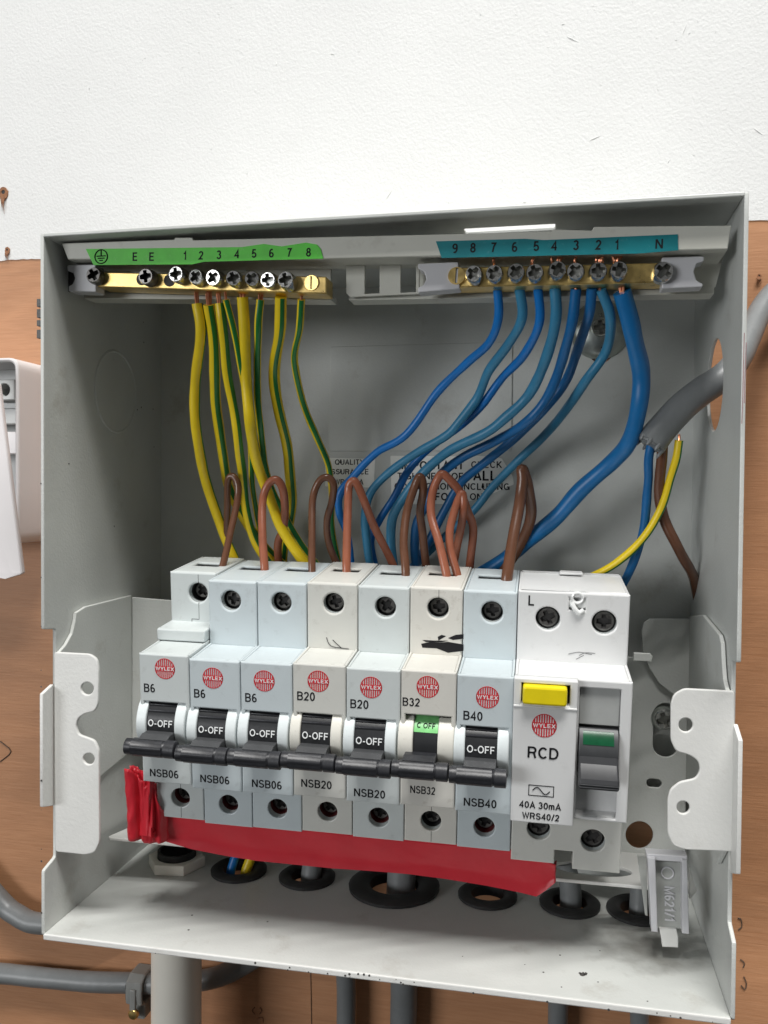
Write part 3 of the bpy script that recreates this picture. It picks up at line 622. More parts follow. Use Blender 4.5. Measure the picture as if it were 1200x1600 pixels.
# colour labels
gl = thing('green_label', 'bright green numbered earth label on the left of the carrier rail', 'label')
tl = thing('teal_label', 'teal numbered neutral label on the right of the carrier rail', 'label')
g = [(134, 389), (378, 386), (412, 381), (440, 385), (478, 379), (495, 382), (501, 389), (505, 404), (318, 409), (300, 413), (146, 414)]
t_ = [(681, 377), (820, 373), (850, 375), (1059, 366), (1060, 391), (1000, 396), (690, 403)]
def lab_sheet(px, Y, m_, par):
    mb = slab(px, Y, .22); return build(mb, 'label_film', m_, par, smooth_=False)
lab_sheet(g, YS-.28, 'green_label', gl); lab_sheet(t_, YS-.28, 'teal_label', tl)
gx = (at(480, 394, YS)-at(210, 401, YS)).normalized(); tx = (at(1030, 381, YS)-at(711, 388, YS)).normalized()
for s_, px, py in (('E', 211, 401), ('E', 237, 401), ('1', 289, 399.5), ('2', 314, 399), ('3', 342, 398), ('4', 370, 397), ('5', 397, 396), ('6', 424, 395.5), ('7', 452, 394.5), ('8', 482, 394)):
    text(s_, 2.75, 'ink', at(px, py, YS-.31), gx, (0, 0, 1), gl, bold=.07, name='printed_character')
for s_, px, py in (('9', 711, 388), ('8', 739, 387), ('7', 771, 386.5), ('6', 804, 386), ('5', 838, 384.5), ('4', 866, 384), ('3', 900, 383), ('2', 935, 382.5), ('1', 964, 382.5), ('N', 1030, 381)):
    text(s_, 2.9, 'ink', at(px, py, YS-.31), tx, (0, 0, 1), tl, bold=.08, name='printed_character')
c = at(158, 401, YS-.33); mb = MB()
mb.tube([c+Vector((2.35*math.cos(a), 0, 2.35*math.sin(a))) for a in [i*math.tau/28 for i in range(29)]], .2, n=6, sub=1, cap=False)
for (x0, z0, x1, z1) in ((0, 2.2, 0, .2), (-1.7, .2, 1.7, .2), (-1.2, -.55, 1.2, -.55), (-.6, -1.3, .6, -1.3)): mb.tube([c+Vector((x0, 0, z0)), c+Vector((x1, 0, z1))], .2, n=6, sub=1)
build(mb, 'earth_symbol', 'ink', gl)
# the two brass bars
def brass(px, lab, Y=-78, dep=8.5, holes=()):
    b = thing('terminal_bar', lab, 'terminal bar'); build(slab(px, Y, dep, [px_circle(*h, 16) for h in holes], r=.5), 'brass_bar', 'brass', b, bevel=.35); return b
eb = brass([(151, 425), (510, 432), (510, 459), (152, 448)], 'brass earth terminal bar with worn screws at left')
nb = brass([(703, 421), (712, 418), (1046, 410), (1051, 425), (1046, 441), (712, 449), (701, 446)], 'brass neutral terminal bar with screws at right')
def bscrew(par, px, py, r, h, mt, rot=0, slot=False, Y=-78, nm='terminal_screw'): return screw_head(par, at(px, py, Y), r, h, mt, rot, slot, nm, Rm=rot3(random.uniform(-5, 5), 0, random.uniform(-6, 6)))
for px, py, mt, rr, hh in ((153, 434, 'tarnished', 2.9, 3.5), (236, 436, 'tarnished', 2.9, 4), (285, 433, 'zinc', 2.9, 4.5), (313, 437, 'zinc', 2.8, 3.5), (341, 437, 'zinc', 2.9, 4), (370, 439, 'zinc', 2.8, 4.4), (397, 439, 'zinc', 2.7, 3.2), (424, 440, 'zinc', 2.8, 3.5), (453, 443, 'zinc', 3.0, 4.5)):
    bscrew(eb, px, py, rr, hh, mt, random.uniform(0, 90))
for px, py in ((222, 436), (265, 438)):
    mb = MB(); mb.cyl(at(px, py, -78.05), (0, 1, 0), 2.2, .3, 20); build(mb, 'empty_hole', 'cavity', eb)
bscrew(eb, 487, 442, 2.6, .5, 'brass', 88, True)
bscrew(nb, 714, 432, 2.9, 1.4, 'brass', 86, True)
for px, py in ((743, 433), (774, 431), (806, 430), (836, 430), (869, 427), (900, 427), (933, 427), (965, 427), (1033, 429)):
    bscrew(nb, px, py, 2.85 if px < 1000 else 3.2, random.uniform(3.4, 4.6), 'zinc', random.uniform(0, 90))

# ================================================================== WIRES
def path(pts, Ys, Yfix=None):
    """pts picture points, Ys list of (t, Y) depth keys along the run"""
    L_ = [0]
    for a, b in zip(pts, pts[1:]): L_.append(L_[-1]+math.hypot(a[0]-b[0], a[1]-b[1]))
    out = []
    for (x, y), l in zip(pts, L_):
        t = l/L_[-1]
        for (t0, y0), (t1, y1) in zip(Ys, Ys[1:]):
            if t <= t1+1e-9:
                k = (t-t0)/(t1-t0); k = k*k*(3-2*k); Y = y0+(y1-y0)*k; break
        out.append(at(x, y, Y))
    return out
def core(a, d, n=3, L_=5, r=.5, seed=0):
    rn = random.Random(seed); mb = MB()
    for k in range(n):
        o = Vector((rn.uniform(-.8, .8), rn.uniform(-.5, .5), 0)) if n > 1 else Vector((0, 0, 0))
        mb.tube([a-d*1.0+o*.6, a+d*L_*.5+o, a+d*L_+o*1.2+Vector((rn.uniform(-.3, .3), 0, 0))], r, n=8)
    return mb
def radius(wpx, Y): return wpx/2*(Y+353)/F
def wire(pts, wpx, Ys, mats, label, group, stripe=None, cat='wire', name='wire', cores=3, cr_=.45, topL=4.5, seed=1):
    P = path(pts, Ys); r0 = radius(wpx, (Ys[0][1]+Ys[-1][1])/2)
    root = thing(name, label, cat, P[0], group=group)
    Q = [p-P[0] for p in P]; mb = MB()
    mi = None
    if stripe is not None:
        a0, wd = stripe
        mi = lambda j, n: 1 if abs((j/n*360-a0+180) % 360-180) < wd/2 else 0
    mb.tube(Q, r0, n=24, mi=mi, jig=.10, sub=7); build(mb, 'insulation', mats, root, angle=60)
    if cores:
        d = (Q[0]-Q[1]).normalized(); d = (d+Vector((0, 0, 1))).normalized()
        build(core(Vector((0, 0, 0)), d, cores, topL, cr_, seed), 'copper_core', 'copper', root)
    return root
YG = ['yellow_wire', 'green_wire']; Z0 = -73
G_ = 'green and yellow earth wires from the brass bar'
# stripe angle: 0 faces the camera, +90 to the right
wire([(308,474),(313,520),(306,600),(306,670),(319,745),(344,822),(370,880),(380,905)], 17, [(0,Z0),(.45,-55),(.75,-37),(1,-33)], YG, 'leftmost thick yellow earth wire bowing left from under number 1', G_, (108, 66), seed=1)
wire([(326,476),(335,555),(339,641),(349,722),(358,762),(372,796),(398,834),(421,862),(444,885)], 17, [(0,Z0),(.45,-52),(.7,-30),(1,-24)], YG, 'second thick yellow earth wire with broad green stripe and split cut end', G_, (46, 56), seed=2)
wire([(343,474),(347,512),(356,584),(366,640),(373,699),(379,756),(383,799),(397,842),(420,880)], 15, [(0,Z0),(.45,-58),(.75,-36),(1,-31)], YG, 'third yellow earth wire with green edge running behind the first brown loop', G_, (70, 68), seed=3)
wire([(353,468),(364,515),(376,566),(384,610),(389,660),(392,720),(396,780),(410,840),(430,880)], 10, [(0,-75),(.25,-66),(.5,-40),(1,-23)], YG, 'thin slanting mostly green earth wire between the third and fourth thick ones', G_, (28, 82), seed=4, cores=1)
wire([(379,464),(382,526),(385,584),(390,655),(400,719),(417,770),(442,828),(480,885)], 18, [(0,Z0),(.4,-60),(.7,-42),(1,-34)], YG, 'thick plain yellow earth wire in the middle of the bundle under number 4', G_, (118, 60), seed=5)
wire([(407,468),(402.5,512),(402.5,584),(405,655),(413,727),(432,785),(466,842),(500,888)], 12, [(0,Z0),(.4,-54),(.7,-33),(1,-27)], YG, 'thin earth wire with wide green face just right of the plain yellow one', G_, (28, 82), seed=6, cores=2)
wire([(439,464),(436,520),(428.5,584),(435.6,641),(448,699),(453,742),(454,785),(450,819),(443,850),(440,885)], 18, [(0,Z0),(.4,-50),(.75,-30),(1,-20)], YG, 'thick wavy earth wire with central green stripe under number 6', G_, (40, 54), seed=7, cores=0)
wire([(471,468),(467,512),(460,563),(472,624),(495,684),(513,727),(518,770),(518,814),(530,885)], 11.5, [(0,Z0),(.4,-45),(.7,-26),(1,-22)], YG, 'rightmost thin earth wire standing apart and kinked below number 8', G_, (22, 84), seed=8, cores=1)
GB = 'blue neutral wires from the brass bar'
Bk = -72
wire([(777,447),(778,497),(764,536),(730,567),(682,614),(635,680),(590,707),(554,743),(533,770),(531,800),(542,835),(550,890)], 13, [(0,Bk),(.4,-46),(.75,-33),(1,-30)], ['blue_wire'], 'bright blue neutral wire farthest left sweeping down to the fourth brown loop', GB, cores=0)
wire([(811,447),(815,497),(793,540),(763,580),(745,622),(716,659),(695,682),(644,713),(600,746),(577,775),(570,815),(574,860),(581,895)], 14.5, [(0,Bk),(.4,-44),(.75,-30),(1,-26)], ['teal_wire'], 'dull teal blue neutral wire second from the left under number 6', GB, cores=0)
wire([(840,447),(842,505),(820,553),(784,590),(751,634),(715,668),(670,702),(637,738),(617,773),(592,812),(578,845),(588,895)], 13, [(0,Bk),(.4,-42),(.6,-26),(.75,-22),(1,-20)], ['blue_wire'], 'bright blue neutral wire third from the left under number 5', GB, cores=0)
wire([(867,447),(868,497),(856,555),(828,615),(786,655),(755,678),(704,704),(666,735),(635,772),(614,808),(610,848),(617,895)], 16, [(0,Bk),(.4,-47),(.75,-31),(1,-27)], ['teal_wire'], 'dull teal blue neutral wire under number 4 curving to the fifth brown loop', GB, cores=0)
wire([(900,451),(893,505),(877,570),(856,620),(822,659),(772,690),(722,716),(686,746),(667,785),(650,818),(647,850),(650,895)], 15, [(0,Bk),(.35,-50),(.55,-36),(.75,-24),(1,-20)], ['deep_wire'], 'deep blue neutral wire under number 3 lying on its neighbour', GB, cores=1, cr_=.7, topL=3)
wire([(925,449),(918,497),(899,553),(881,600),(848,642),(802,686),(755,725),(719,757),(692,800),(668,850),(640,895)], 14.5, [(0,Bk),(.3,-38),(.55,-26),(.75,-17),(1,-14)], ['deep_wire'], 'deep blue neutral wire slanting left under number 2 behind its neighbour', GB, cores=0)
wire([(939,452),(953,497),(948,547),(914,597),(880,647),(849,682),(809,719),(770,760),(737,800),(680,853),(640,890)], 14, [(0,Bk),(.25,-50),(.5,-20),(.75,-11),(1,-9)], ['teal_wire'], 'faded blue neutral wire crossing in front of the cupped washer', GB, cores=2)
wire([(972,456),(988,517),(1003,580),(1000,635),(983,688),(957,720),(906,766),(866,811),(820,849),(780,880),(740,905)], 25, [(0,Bk),(.3,-55),(.6,-36),(1,-22)], ['main_blue'], 'thickest blue neutral wire bowing far right under number 1', GB, cores=7, cr_=.42, topL=5)
# short copper ends above the bars
mb = MB(); rn = random.Random(4)
for px, n in ((777, 1), (838, 1), (869, 3), (900, 1), (933, 4), (965, 4), (854, 0)):
    for k in range(n):
        a = at(px+rn.uniform(-7, 7), 417, -76.5); mb.tube([a, a+Vector((rn.uniform(-.5, .5), -1, 1.6)), a+Vector((rn.uniform(-1.2, 1.2), -1.2, 2.8+rn.random()))], .5, n=7)
build(mb, 'strand_end', 'copper', nb)
# the supply entering at the right
def pipe(pts3, r, mt, name, lab, cat, flat=1.0, group=None, cap=True, n=24):
    P = [Vector(p) for p in pts3]; mb = MB(); mb.tube([p-P[0] for p in P], r, n=n, jig=.03, flat=flat, sub=8, cap=cap)
    o = build(mb, name, mt, angle=60); o.location = P[0]*S; return tag(o, lab, cat, group)
cp = [at(1016, 694, -50), at(1033, 671, -49), at(1062, 640, -48), at(1096, 612, -47), at(1131, 587, -46)]
outp = [at(1158, 553, -38), at(1178, 505, -24), at(1204, 462, -14), at(1245, 430, -10)]
pipe(cp+outp, (lambda t: 5.3-1.3*t), 'cable', 'grey_cable', 'thick grey cable entering through the round hole in the right wall', 'cable')
mb = MB(); mb.lathe((0, 0, 0), (at(1003, 712, -50)-at(1033, 671, -49)).normalized(), [(4.9, -.6), (4.7, .4), (4.2, .6), (.3, .65)], 20)
for k_ in range(9):
    a_ = k_*math.tau/9; d_ = (at(1003, 712, -50)-at(1033, 671, -49)).normalized(); sd = d_.orthogonal().normalized(); sd2 = d_.cross(sd)
    rr_ = 4.7; p0 = sd*math.cos(a_)*rr_+sd2*math.sin(a_)*rr_; ln = 1.2+1.6*abs(math.sin(k_*2.3))
    mb.tube([p0-d_*1.0, p0+d_*ln*.5, p0*1.04+d_*ln], lambda t: .75*(1-t)**.6+.12, n=8, sub=3)
cut = build(mb, 'torn_end', 'cable'); cut.location = at(1016, 694, -50)*S; cut.parent = None
cut.parent = [o for o in bpy.data.objects if o.name == 'grey_cable'][0]; cut.location = (0, 0, 0)
GC = 'inner cores of the grey supply cable'
wire([(1018,690),(1013,720),(1013,760),(1007,828),(982,894),(960,930)], 13, [(0,-49),(.5,-38),(1,-30)], ['deep_wire'], 'dark blue wire hanging out of the cut end of the grey cable', GC, cores=0)
wire([(1036,684),(1034,715),(1031,760),(1040,811),(1064,863),(1086,910),(1091,950),(1091,1010)], 15, [(0,-49),(.5,-36),(.85,-5),(1,-4.5)], ['brown_wire'], 'long brown wire running from the grey cable down behind the carrier', GC, cores=0)
wire([(1061,688),(1057,715),(1048,745),(1034,794),(1005,842),(964,880),(913,906),(880,918)], 12, [(0,-49),(.4,-42),(.7,-38),(1,-33)], YG, 'yellow earth wire curving left from the cut grey cable', GC, (55, 62), cores=1, topL=2)
# brown loops over the breakers
GL = 'brown wire loops above the breakers'
def loop(pts, wpx, lab, mt='salmon_wire', front=-56, rear=-31, mid=.45):
    P = path(pts, [(0, front), (mid, (front+rear)/2-3), (1, rear)]); mb = MB()
    mb.tube([p-P[0] for p in P], radius(wpx, -48), n=20, jig=.05, sub=7); o = build(mb, 'wire_loop', mt, angle=60); o.location = P[0]*S
    return tag(o, lab, 'wire', GL)
loop([(344,894),(349,880),(359,835),(369.5,784),(371,757),(363.5,744),(356,752),(355.5,790),(356,835),(363,880),(365,900)], 11.5, 'narrow leaning brown wire loop at far left over the first breaker', 'brown_wire')
loop([(414,896),(413,880),(410,835),(410,784),(418,758),(431,749.5),(441,763),(444.5,792),(443,826),(435.5,850),(437,895)], 13.5, 'rounded brown wire loop over the second breaker', 'salmon_wire')
loop([(488,900),(487.4,880),(487.4,835),(488,781),(498,753),(511,746),(521,757),(518,784),(511,814),(515,850),(532,895)], 12, 'slim brown wire loop over the third breaker beside the small sticker', 'brown_wire')
loop([(542,902),(541.4,880),(542,830),(543.5,775),(546.5,756),(556,754),(569,785),(584,824),(606,866),(622,900)], 13.5, 'salmon brown wire loop with straight front leg over the fourth breaker', 'salmon_wire')
loop([(634,906),(633.5,885),(630.5,845),(635,800),(646,764),(656,745),(661,765),(656,800),(660.5,836),(668,900)], 13.5, 'dark tipped brown wire loop over the fifth breaker', 'brown_wire')
loop([(699,905),(696,890),(686,848),(674,806),(675.5,770),(688,742),(701,748),(719,770),(730,800),(738,830),(733,895)], 13.5, 'left and wider of the two salmon wire loops over the cream breaker', 'salmon_wire')
loop([(716,907),(713,892),(704,860),(702.5,830),(709,800),(716,779),(722,772),(723,800),(716,848),(708,895)], 13, 'right and shorter of the two salmon wire loops over the cream breaker', 'salmon_wire', front=-53, mid=.6)
loop([(791,912),(793,895),(800,845),(811,785),(816,750),(815,735),(818,737),(825,762),(828,805),(812,852),(783,900)], 17.5, 'thick dark brown wire loop at far right over the last breaker', 'brown_wire', front=-56, rear=-27)

# ================================================================== BREAKERS
PIT = 17.7
def fr_row(a, b, d): return (a, d, b)
UX, UZ = (1, 0, 0), (0, 0, 1)
def profile_prism(mb, prof, u0, u1):
    """prof = [(v, w)] extruded along the row"""
    return mb.plate(lambda a, b, d: (u0+d, a, b), prof, [], u1-u0)
def arc(cv, cw, r, a0, a1, k=10): return [(cv+r*math.cos(rad(a0+(a1-a0)*i/k)), cw+r*math.sin(rad(a0+(a1-a0)*i/k))) for i in range(k+1)]
def logo(par, u, w_, r, v=-.03):
    mb = MB(); fr = lambda a, b, d: (u+a, v-d, w_+b)
    mb.plate(fr, circle(0, 0, r, 40), [circle(0, 0, r*.93, 40)], .05)
    for k in range(-4, 5):
        x = k*r*.2; 
        top = math.sqrt(max(0, (r*.95)**2-x*x)); ww = r*.055
        if top > r*.32:
            for s_ in (1, -1): mb.plate(fr, [(x-ww, s_*r*.22), (x+ww, s_*r*.22), (x+ww, s_*top), (x-ww, s_*top)], [], .05)
    mb.plate(fr, [(-r*.98, -r*.25), (r*.98, -r*.25), (r*.98, r*.25), (-r*.98, r*.25)], [], .05)
    o = build(mb, 'round_logo', 'red_ink', par, smooth_=False, weld=False)
    text('WYLEX', r*.33, 'white_ink', (u, v-.07, w_), UX, UZ, o, bold=.03, ext=.04, sxx=1.3, spacing=1.2, name='logo_lettering')
def hole_plate(mb, u0, u1, w0, w1, v, holes, t=1.5, frame=None):
    mb.plate(lambda a, b, d: (a, v+d, b), [(u0, w0), (u1, w0), (u1, w1), (u0, w1)], holes, t)
def terminal(par, u, v, w_, r, mt='tarnished', rot=0, deep=5, wall='grey_abs'):
    mb = MB(); n = 24; c = circle(u, w_, r+.02, n)                # tube wall of the screw port
    vs = [(a, v+1.2, b) for a, b in c]+[(a, v+3.0, b) for a, b in c]
    mb.add(vs, [(i, (i+1) % n, (i+1) % n+n, i+n) for i in range(n)]); build(mb, 'port_collar', wall, par)
    mb = MB(); vs = [(a, v+3.0, b) for a, b in c]+[(a, v+deep, b) for a, b in c]
    mb.add(vs, [(i, (i+1) % n, (i+1) % n+n, i+n) for i in range(n)]); mb.add([(a, v+deep, b) for a, b in c], [tuple(range(n))])
    build(mb, 'screw_port', 'cavity' if mt != 'red' else 'red_cavity', par, weld=True)
    screw_head(par, (u, v+deep-.2, w_), r*.82, 1.2, 'tarnished', rot, name='terminal_screw')
def mcb(i, px_off, bodym, cheekm, rating, code, label, vup=18.0, cream=False, du=0, dw=0, hu=8.9, topw=67.6, nose=45.0, logo_u=8.2, logo_w=39.0, rt=(3.6, 33.0), ct=(7.9, 3.5), text_s=1.0):
    o = rowpt(i*PIT+du, 0, dw)
    root = thing('circuit_breaker', label, 'circuit breaker', o, RM, 'miniature circuit breakers in the row')
    u0, u1 = .12, PIT-.12; low = -17.6
    # shell: front faces are plates with real ports, closed behind
    hu2, hw2 = 9.0, -9.9; huw = 60.7 if vup < 20 else 60.0
    mb = MB(); R1 = 3.55
    # nose with the toggle opening
    wa, wb = 17.2, (30.4 if cream else 28.4)
    hole_plate(mb, u0, u1, 0, nose, 0, [[(1.6, 12.8), (PIT-1.6, 12.8), (PIT-1.6, wb), (1.6, wb)]], 1.2)
    prof = [(1.2, 0), (9.5, 0), (9.5, nose+.5), (1.2, nose)]
    for s0, s1 in ((u0, .9), (PIT-.9, u1)): profile_prism(mb, [(1.2, 0), (56, 0), (56, nose+.6), (1.2, nose)], s0, s1)
    mb.box((.9, 1.2, nose-1), (PIT-.9, vup, nose)); mb.box((.9, 1.2, 0), (PIT-.9, 10, 1.0)); mb.box((.9, 9, 1), (PIT-.9, 10, nose-1))
    front = build(mb, 'nose_housing', bodym, root, bevel=.7, segs=3)
    mb = MB()
    hole_plate(mb, u0, u1, nose-1.5, topw, vup, [circle(hu, huw, R1, 26)], 1.4)
    for s0, s1 in ((u0, .9), (PIT-.9, u1)): mb.box((s0, vup+1.4, nose), (s1, 56, topw))
    tb = [(2.2, vup+15.5), (PIT-1.8, vup+15.5), (PIT-1.8, vup+27.5), (2.2, vup+27.5)]
    if vup > 20: tb = [(a, b-5) for a, b in tb]
    mb.plate(lambda a, b, d: (a, b, topw-d), [(.9, vup+1.4), (PIT-.9, vup+1.4), (PIT-.9, 56), (.9, 56)], [roundpoly([(3.4, 38.2), (PIT-4.2, 38.2), (PIT-4.2, 44.6), (3.4, 44.6)], .3, 1)], 1.2)
    mb.box((.9, 54.8, nose), (PIT-.9, 56, topw-1.2))
    build(mb, 'upper_housing', bodym, root, bevel=.7, segs=3)
    mb = MB(); mb.box((3.2, 37.6, topw-8), (PIT-3.6, 45.4, topw-4.5)); build(mb, 'entry_clamp', 'tarnished', root)
    mb = MB()
    for s_ in (0, 1):
        for q in ((4.2, 39.3, 6.4, 43.6), (9.6, 39.3, 12.2, 43.6)): mb.box((q[0], q[1], topw-2.5), (q[2], q[3], topw-1.3))
    build(mb, 'entry_guide', bodym, root, bevel=.1)
    mb = MB()
    hole_plate(mb, u0, u1, low, -.02, 10, [circle(hu2, hw2, R1*.97, 26)], 1.4)
    mb.box((u0, 11.4, low), (.9, 57, 0)); mb.box((PIT-.9, 11.4, low), (u1, 57, 0)); mb.box((.9, 11.4, low), (PIT-.9, 57, low+1.2)); mb.box((.9, 50, low+1.2), (PIT-.9, 56, nose))
    build(mb, 'lower_housing', bodym, root, bevel=.35, segs=2)
    terminal(root, hu, vup, huw, R1, rot=random.uniform(0, 90), deep=4.5 if i != 0 else 6)
    terminal(root, hu2, 10, hw2, R1*.97, 'red' if i != 5 else 'tarnished', rot=random.uniform(0, 90), deep=6)
    if i in (0, 5):                                             # moulding split line through the ports
        mb = MB(); mb.box((hu+.2, vup-.03, huw+R1), (hu+.35, vup+.3, topw-.6)); 
        if i == 0: mb.box((hu+.2, vup-.03, huw-R1-6), (hu+.35, vup+.3, huw-R1)); mb.box((hu-2.6, vup-.03, huw-R1-6.2), (hu+.35, vup+.3, huw-R1-6)); mb.box((hu-2.6, vup-.03, nose+4), (hu-2.4, vup+.3, huw-R1-6))
        mb.box((hu2+.1, 9.97, low+.4), (hu2+.24, 10.3, hw2-R1)); mb.box((hu2+.1, 9.97, hw2+R1), (hu2+.24, 10.3, -.5))
        build(mb, 'split_line', 'ink', root)
    # cheeks: two raised arcs either side of the toggle
    cv, cw, r = 7.5, 20.4, 10.2
    ch = arc(cv, cw, r, 120, 222, 14)
    chp = [(cv-r*.55+3, cw+r*.8)] + ch + [(cv+2, ch[-1][1])]
    chp = ch+[(2.5, ch[-1][1]), (2.5, ch[0][1])]
    cl = (-.5, 3.0) if not cream else (-.5, 4.3); crr = (13.0, 16.6) if not cream else (12.1, 17.2)
    for a, b in (cl, crr):
        mb = MB(); profile_prism(mb, chp, a, b); build(mb, 'toggle_cheek', cheekm, root, bevel=.4, segs=3)
    dr = 9.4
    dp = arc(cv, cw, dr, 118, 232, 14); mb = MB(); profile_prism(mb, dp+[(cv+1, dp[-1][1]), (cv+1, dp[0][1])], cl[1]+.05, crr[0]-.05)
    drum = build(mb, 'toggle_drum', 'black', root, bevel=.12)
    if not cream:
        mb = MB()                                               # ridges over the lettering
        for wv in (25.6, 27.2):
            a_ = math.asin(min(1, (wv-cw)/dr)); vv = cv-dr*math.cos(a_); mb.box((cl[1]+.1, vv-.45, wv-.35), (crr[0]-.1, vv+.8, wv+.35))
        build(mb, 'drum_ridge', 'charcoal', root, bevel=.2)
        wv = 21.9; vv = cv-dr*math.cos(math.asin((wv-cw)/dr))
        text('O-OFF', 2.2, 'white_ink', (8.0, vv-.16, wv), UX, Vector((0, (wv-cw)/dr, 1)), root, bold=.0, sxx=1.05, ext=.12)
    else:
        gp = arc(cv, cw, dr+.12, 112, 150, 6); mb = MB(); profile_prism(mb, gp+[(cv-dr*.35, gp[-1][1]), (cv-dr*.35, gp[0][1])], cl[1]+.1, crr[0]-.1); build(mb, 'green_flag', 'green_pale', root)
        wv = 27.0; vv = cv-dr*math.cos(math.asin((wv-cw)/dr))
        text('C OFF', 1.7, 'ink', (8.2, vv-.3, wv), UX, Vector((0, .85, 1)), root, bold=.0, ext=.1)
    # lever arm and linked tie bar
    mb = MB(); profile_prism(mb, [(-1.0, 19.0), (-5.5, 19.6), (-8.2, 18.8), (-8.0, 14.8), (.5, 12.5)], cl[1]+.05 if not cream else 2, crr[0]-.05)
    build(mb, 'lever_arm', 'slate' if not cream else 'charcoal', root, bevel=.3)
    bc = (-8.3, 16.0); mb = MB(); n = 28
    def ribbed(u, r0, rib): return [(u, bc[0]+(r0+(rib if (k % 4) < 2 else 0))*math.cos(k*math.tau/n), bc[1]+(r0+(rib if (k % 4) < 2 else 0))*math.sin(k*math.tau/n)) for k in range(n)]
    secs = [(-1.1, 2.3, 0), (-1.0, 2.6, 0), (1.2, 2.65, 0), (1.25, 2.6, .3), (11.9, 2.6, .3), (12.0, 2.6, 0), (12.6, 2.4, 0), (12.7, 2.85, 0), (16.1, 2.85, 0), (16.3, 2.4, 0)]
    vs = []
    for q in secs: vs += ribbed(*q)
    fs = [tuple(range(n)), tuple(range((len(secs)-1)*n, len(secs)*n))]
    for k in range(len(secs)-1):
        for j in range(n): fs.append((k*n+j, k*n+(j+1) % n, (k+1)*n+(j+1) % n, (k+1)*n+j))
    mb.add(vs, fs); build(mb, 'tie_bar', 'charcoal', root, angle=50)
    logo(root, logo_u, logo_w, 3.55)
    text(rating, 2.85*text_s, 'ink', (rt[0], -.03, rt[1]), UX, UZ, root, bold=.03, align='CENTER')
    text(code, 2.7*text_s, 'ink', (ct[0], -.03, ct[1]), UX, UZ, root, bold=.03, sxx=1.02 if not cream else .86)
    return root
random.seed(11)
b1 = mcb(0, 0, 'grey_abs', 'cheek_abs', 'B6', 'NSB06', 'first breaker at the left end, rated B6, its upper block set back and split', vup=26.0, hu=10.6, topw=67.4, logo_u=9.3, logo_w=40.2, rt=(3.6, 33.2), dw=.3)
mb = MB(); mb.box((-.2, 14.6, 45.3), (PIT-.2, 27, 49.4)); build(mb, 'step_ledge', 'grey_abs', b1, bevel=.5)
mb = MB(); mb.cyl((-.3, 18, 47.8), (-1, 0, 0), 1.1, .7, 16); build(mb, 'side_pip', 'grey_abs', b1, bevel=.2)
mcb(1, 0, 'cool_abs', 'cheek_abs', 'B6', 'NSB06', 'second breaker from the left, rated B6, pale blue grey body', hu=8.2, dw=-.6, logo_u=8.3, rt=(3.6, 33.4), ct=(8.2, 3.9))
mcb(2, 0, 'cool_abs', 'cheek_abs', 'B6', 'NSB06', 'third breaker from the left, rated B6, between a B6 and a B20', hu=8.6, dw=-.4, logo_u=8.2, rt=(3.6, 33.0), ct=(8.6, 3.6))
mcb(3, 0, 'warm_abs', 'cheek_cream', 'B20', 'NSB20', 'fourth breaker, rated B20, warm grey body with two curled hairs near its top', hu=9.3, dw=.2, logo_u=8.6, logo_w=39.5, rt=(4.5, 34.2), ct=(7.8, 4.6))
mcb(4, 0, 'grey_abs', 'cheek_abs', 'B20', 'NSB20', 'fifth breaker, rated B20, cool grey body left of the cream one', hu=9.4, dw=-.2, logo_u=8.2, rt=(4.4, 33.2), ct=(7.8, 3.4))
m6 = mcb(5, 0, 'cream_abs', 'cheek_cream', 'B32', 'NSB32', 'cream breaker, rated B32, with green toggle flag and black smears', cream=True, hu=9.4, dw=.3, logo_u=8.6, logo_w=39.9, rt=(3.4, 34.6), ct=(7.4, 5.6), text_s=.93)
mcb(6, 0, 'cool_abs', 'cheek_abs', 'B40', 'NSB40', 'seventh breaker, rated B40, pale blue body beside the white unit', hu=9.5, dw=-.1, logo_u=9.6, logo_w=38.2, rt=(5.2, 31.9), ct=(8.0, 3.4))
# black marker smears on the cream breaker
mb = MB()
def smear(pts, u_w=.05):
    q = [loc_at(x, y, 17.93) for x, y in pts]; q = [(p.x-5*PIT, p.z-.3) for p in q]
    mb.plate(lambda a, b, d: (a, 17.96-d, b), q, [], .04)
smear([(658,1006),(672,1003),(690,1004),(700,1003),(724,1007),(724,1017),(700,1020),(682,1013),(660,1012)])
smear([(700,997),(712,992),(724,991),(724,998),(708,1000)]); smear([(684,995),(690,992),(697,994),(690,998),(685,1001)])
smear([(660,1000),(680,1001),(700,1001),(690,1003.5),(665,1003)])
build(mb, 'marker_smear', 'ink', m6, smooth_=False)
hair = MB()
for pts in ([(510, 996), (514, 1006), (522, 1011), (545, 1014)], [(520, 1000), (526, 1006), (534, 1013)]):
    hair.tube([rowpt(*(loc_at(x, y, 17.9))) for x, y in pts], .11, n=6)
tag(build(hair, 'hair', 'ink'), 'two fine dark hairs stuck to the warm grey fourth breaker', 'hair')

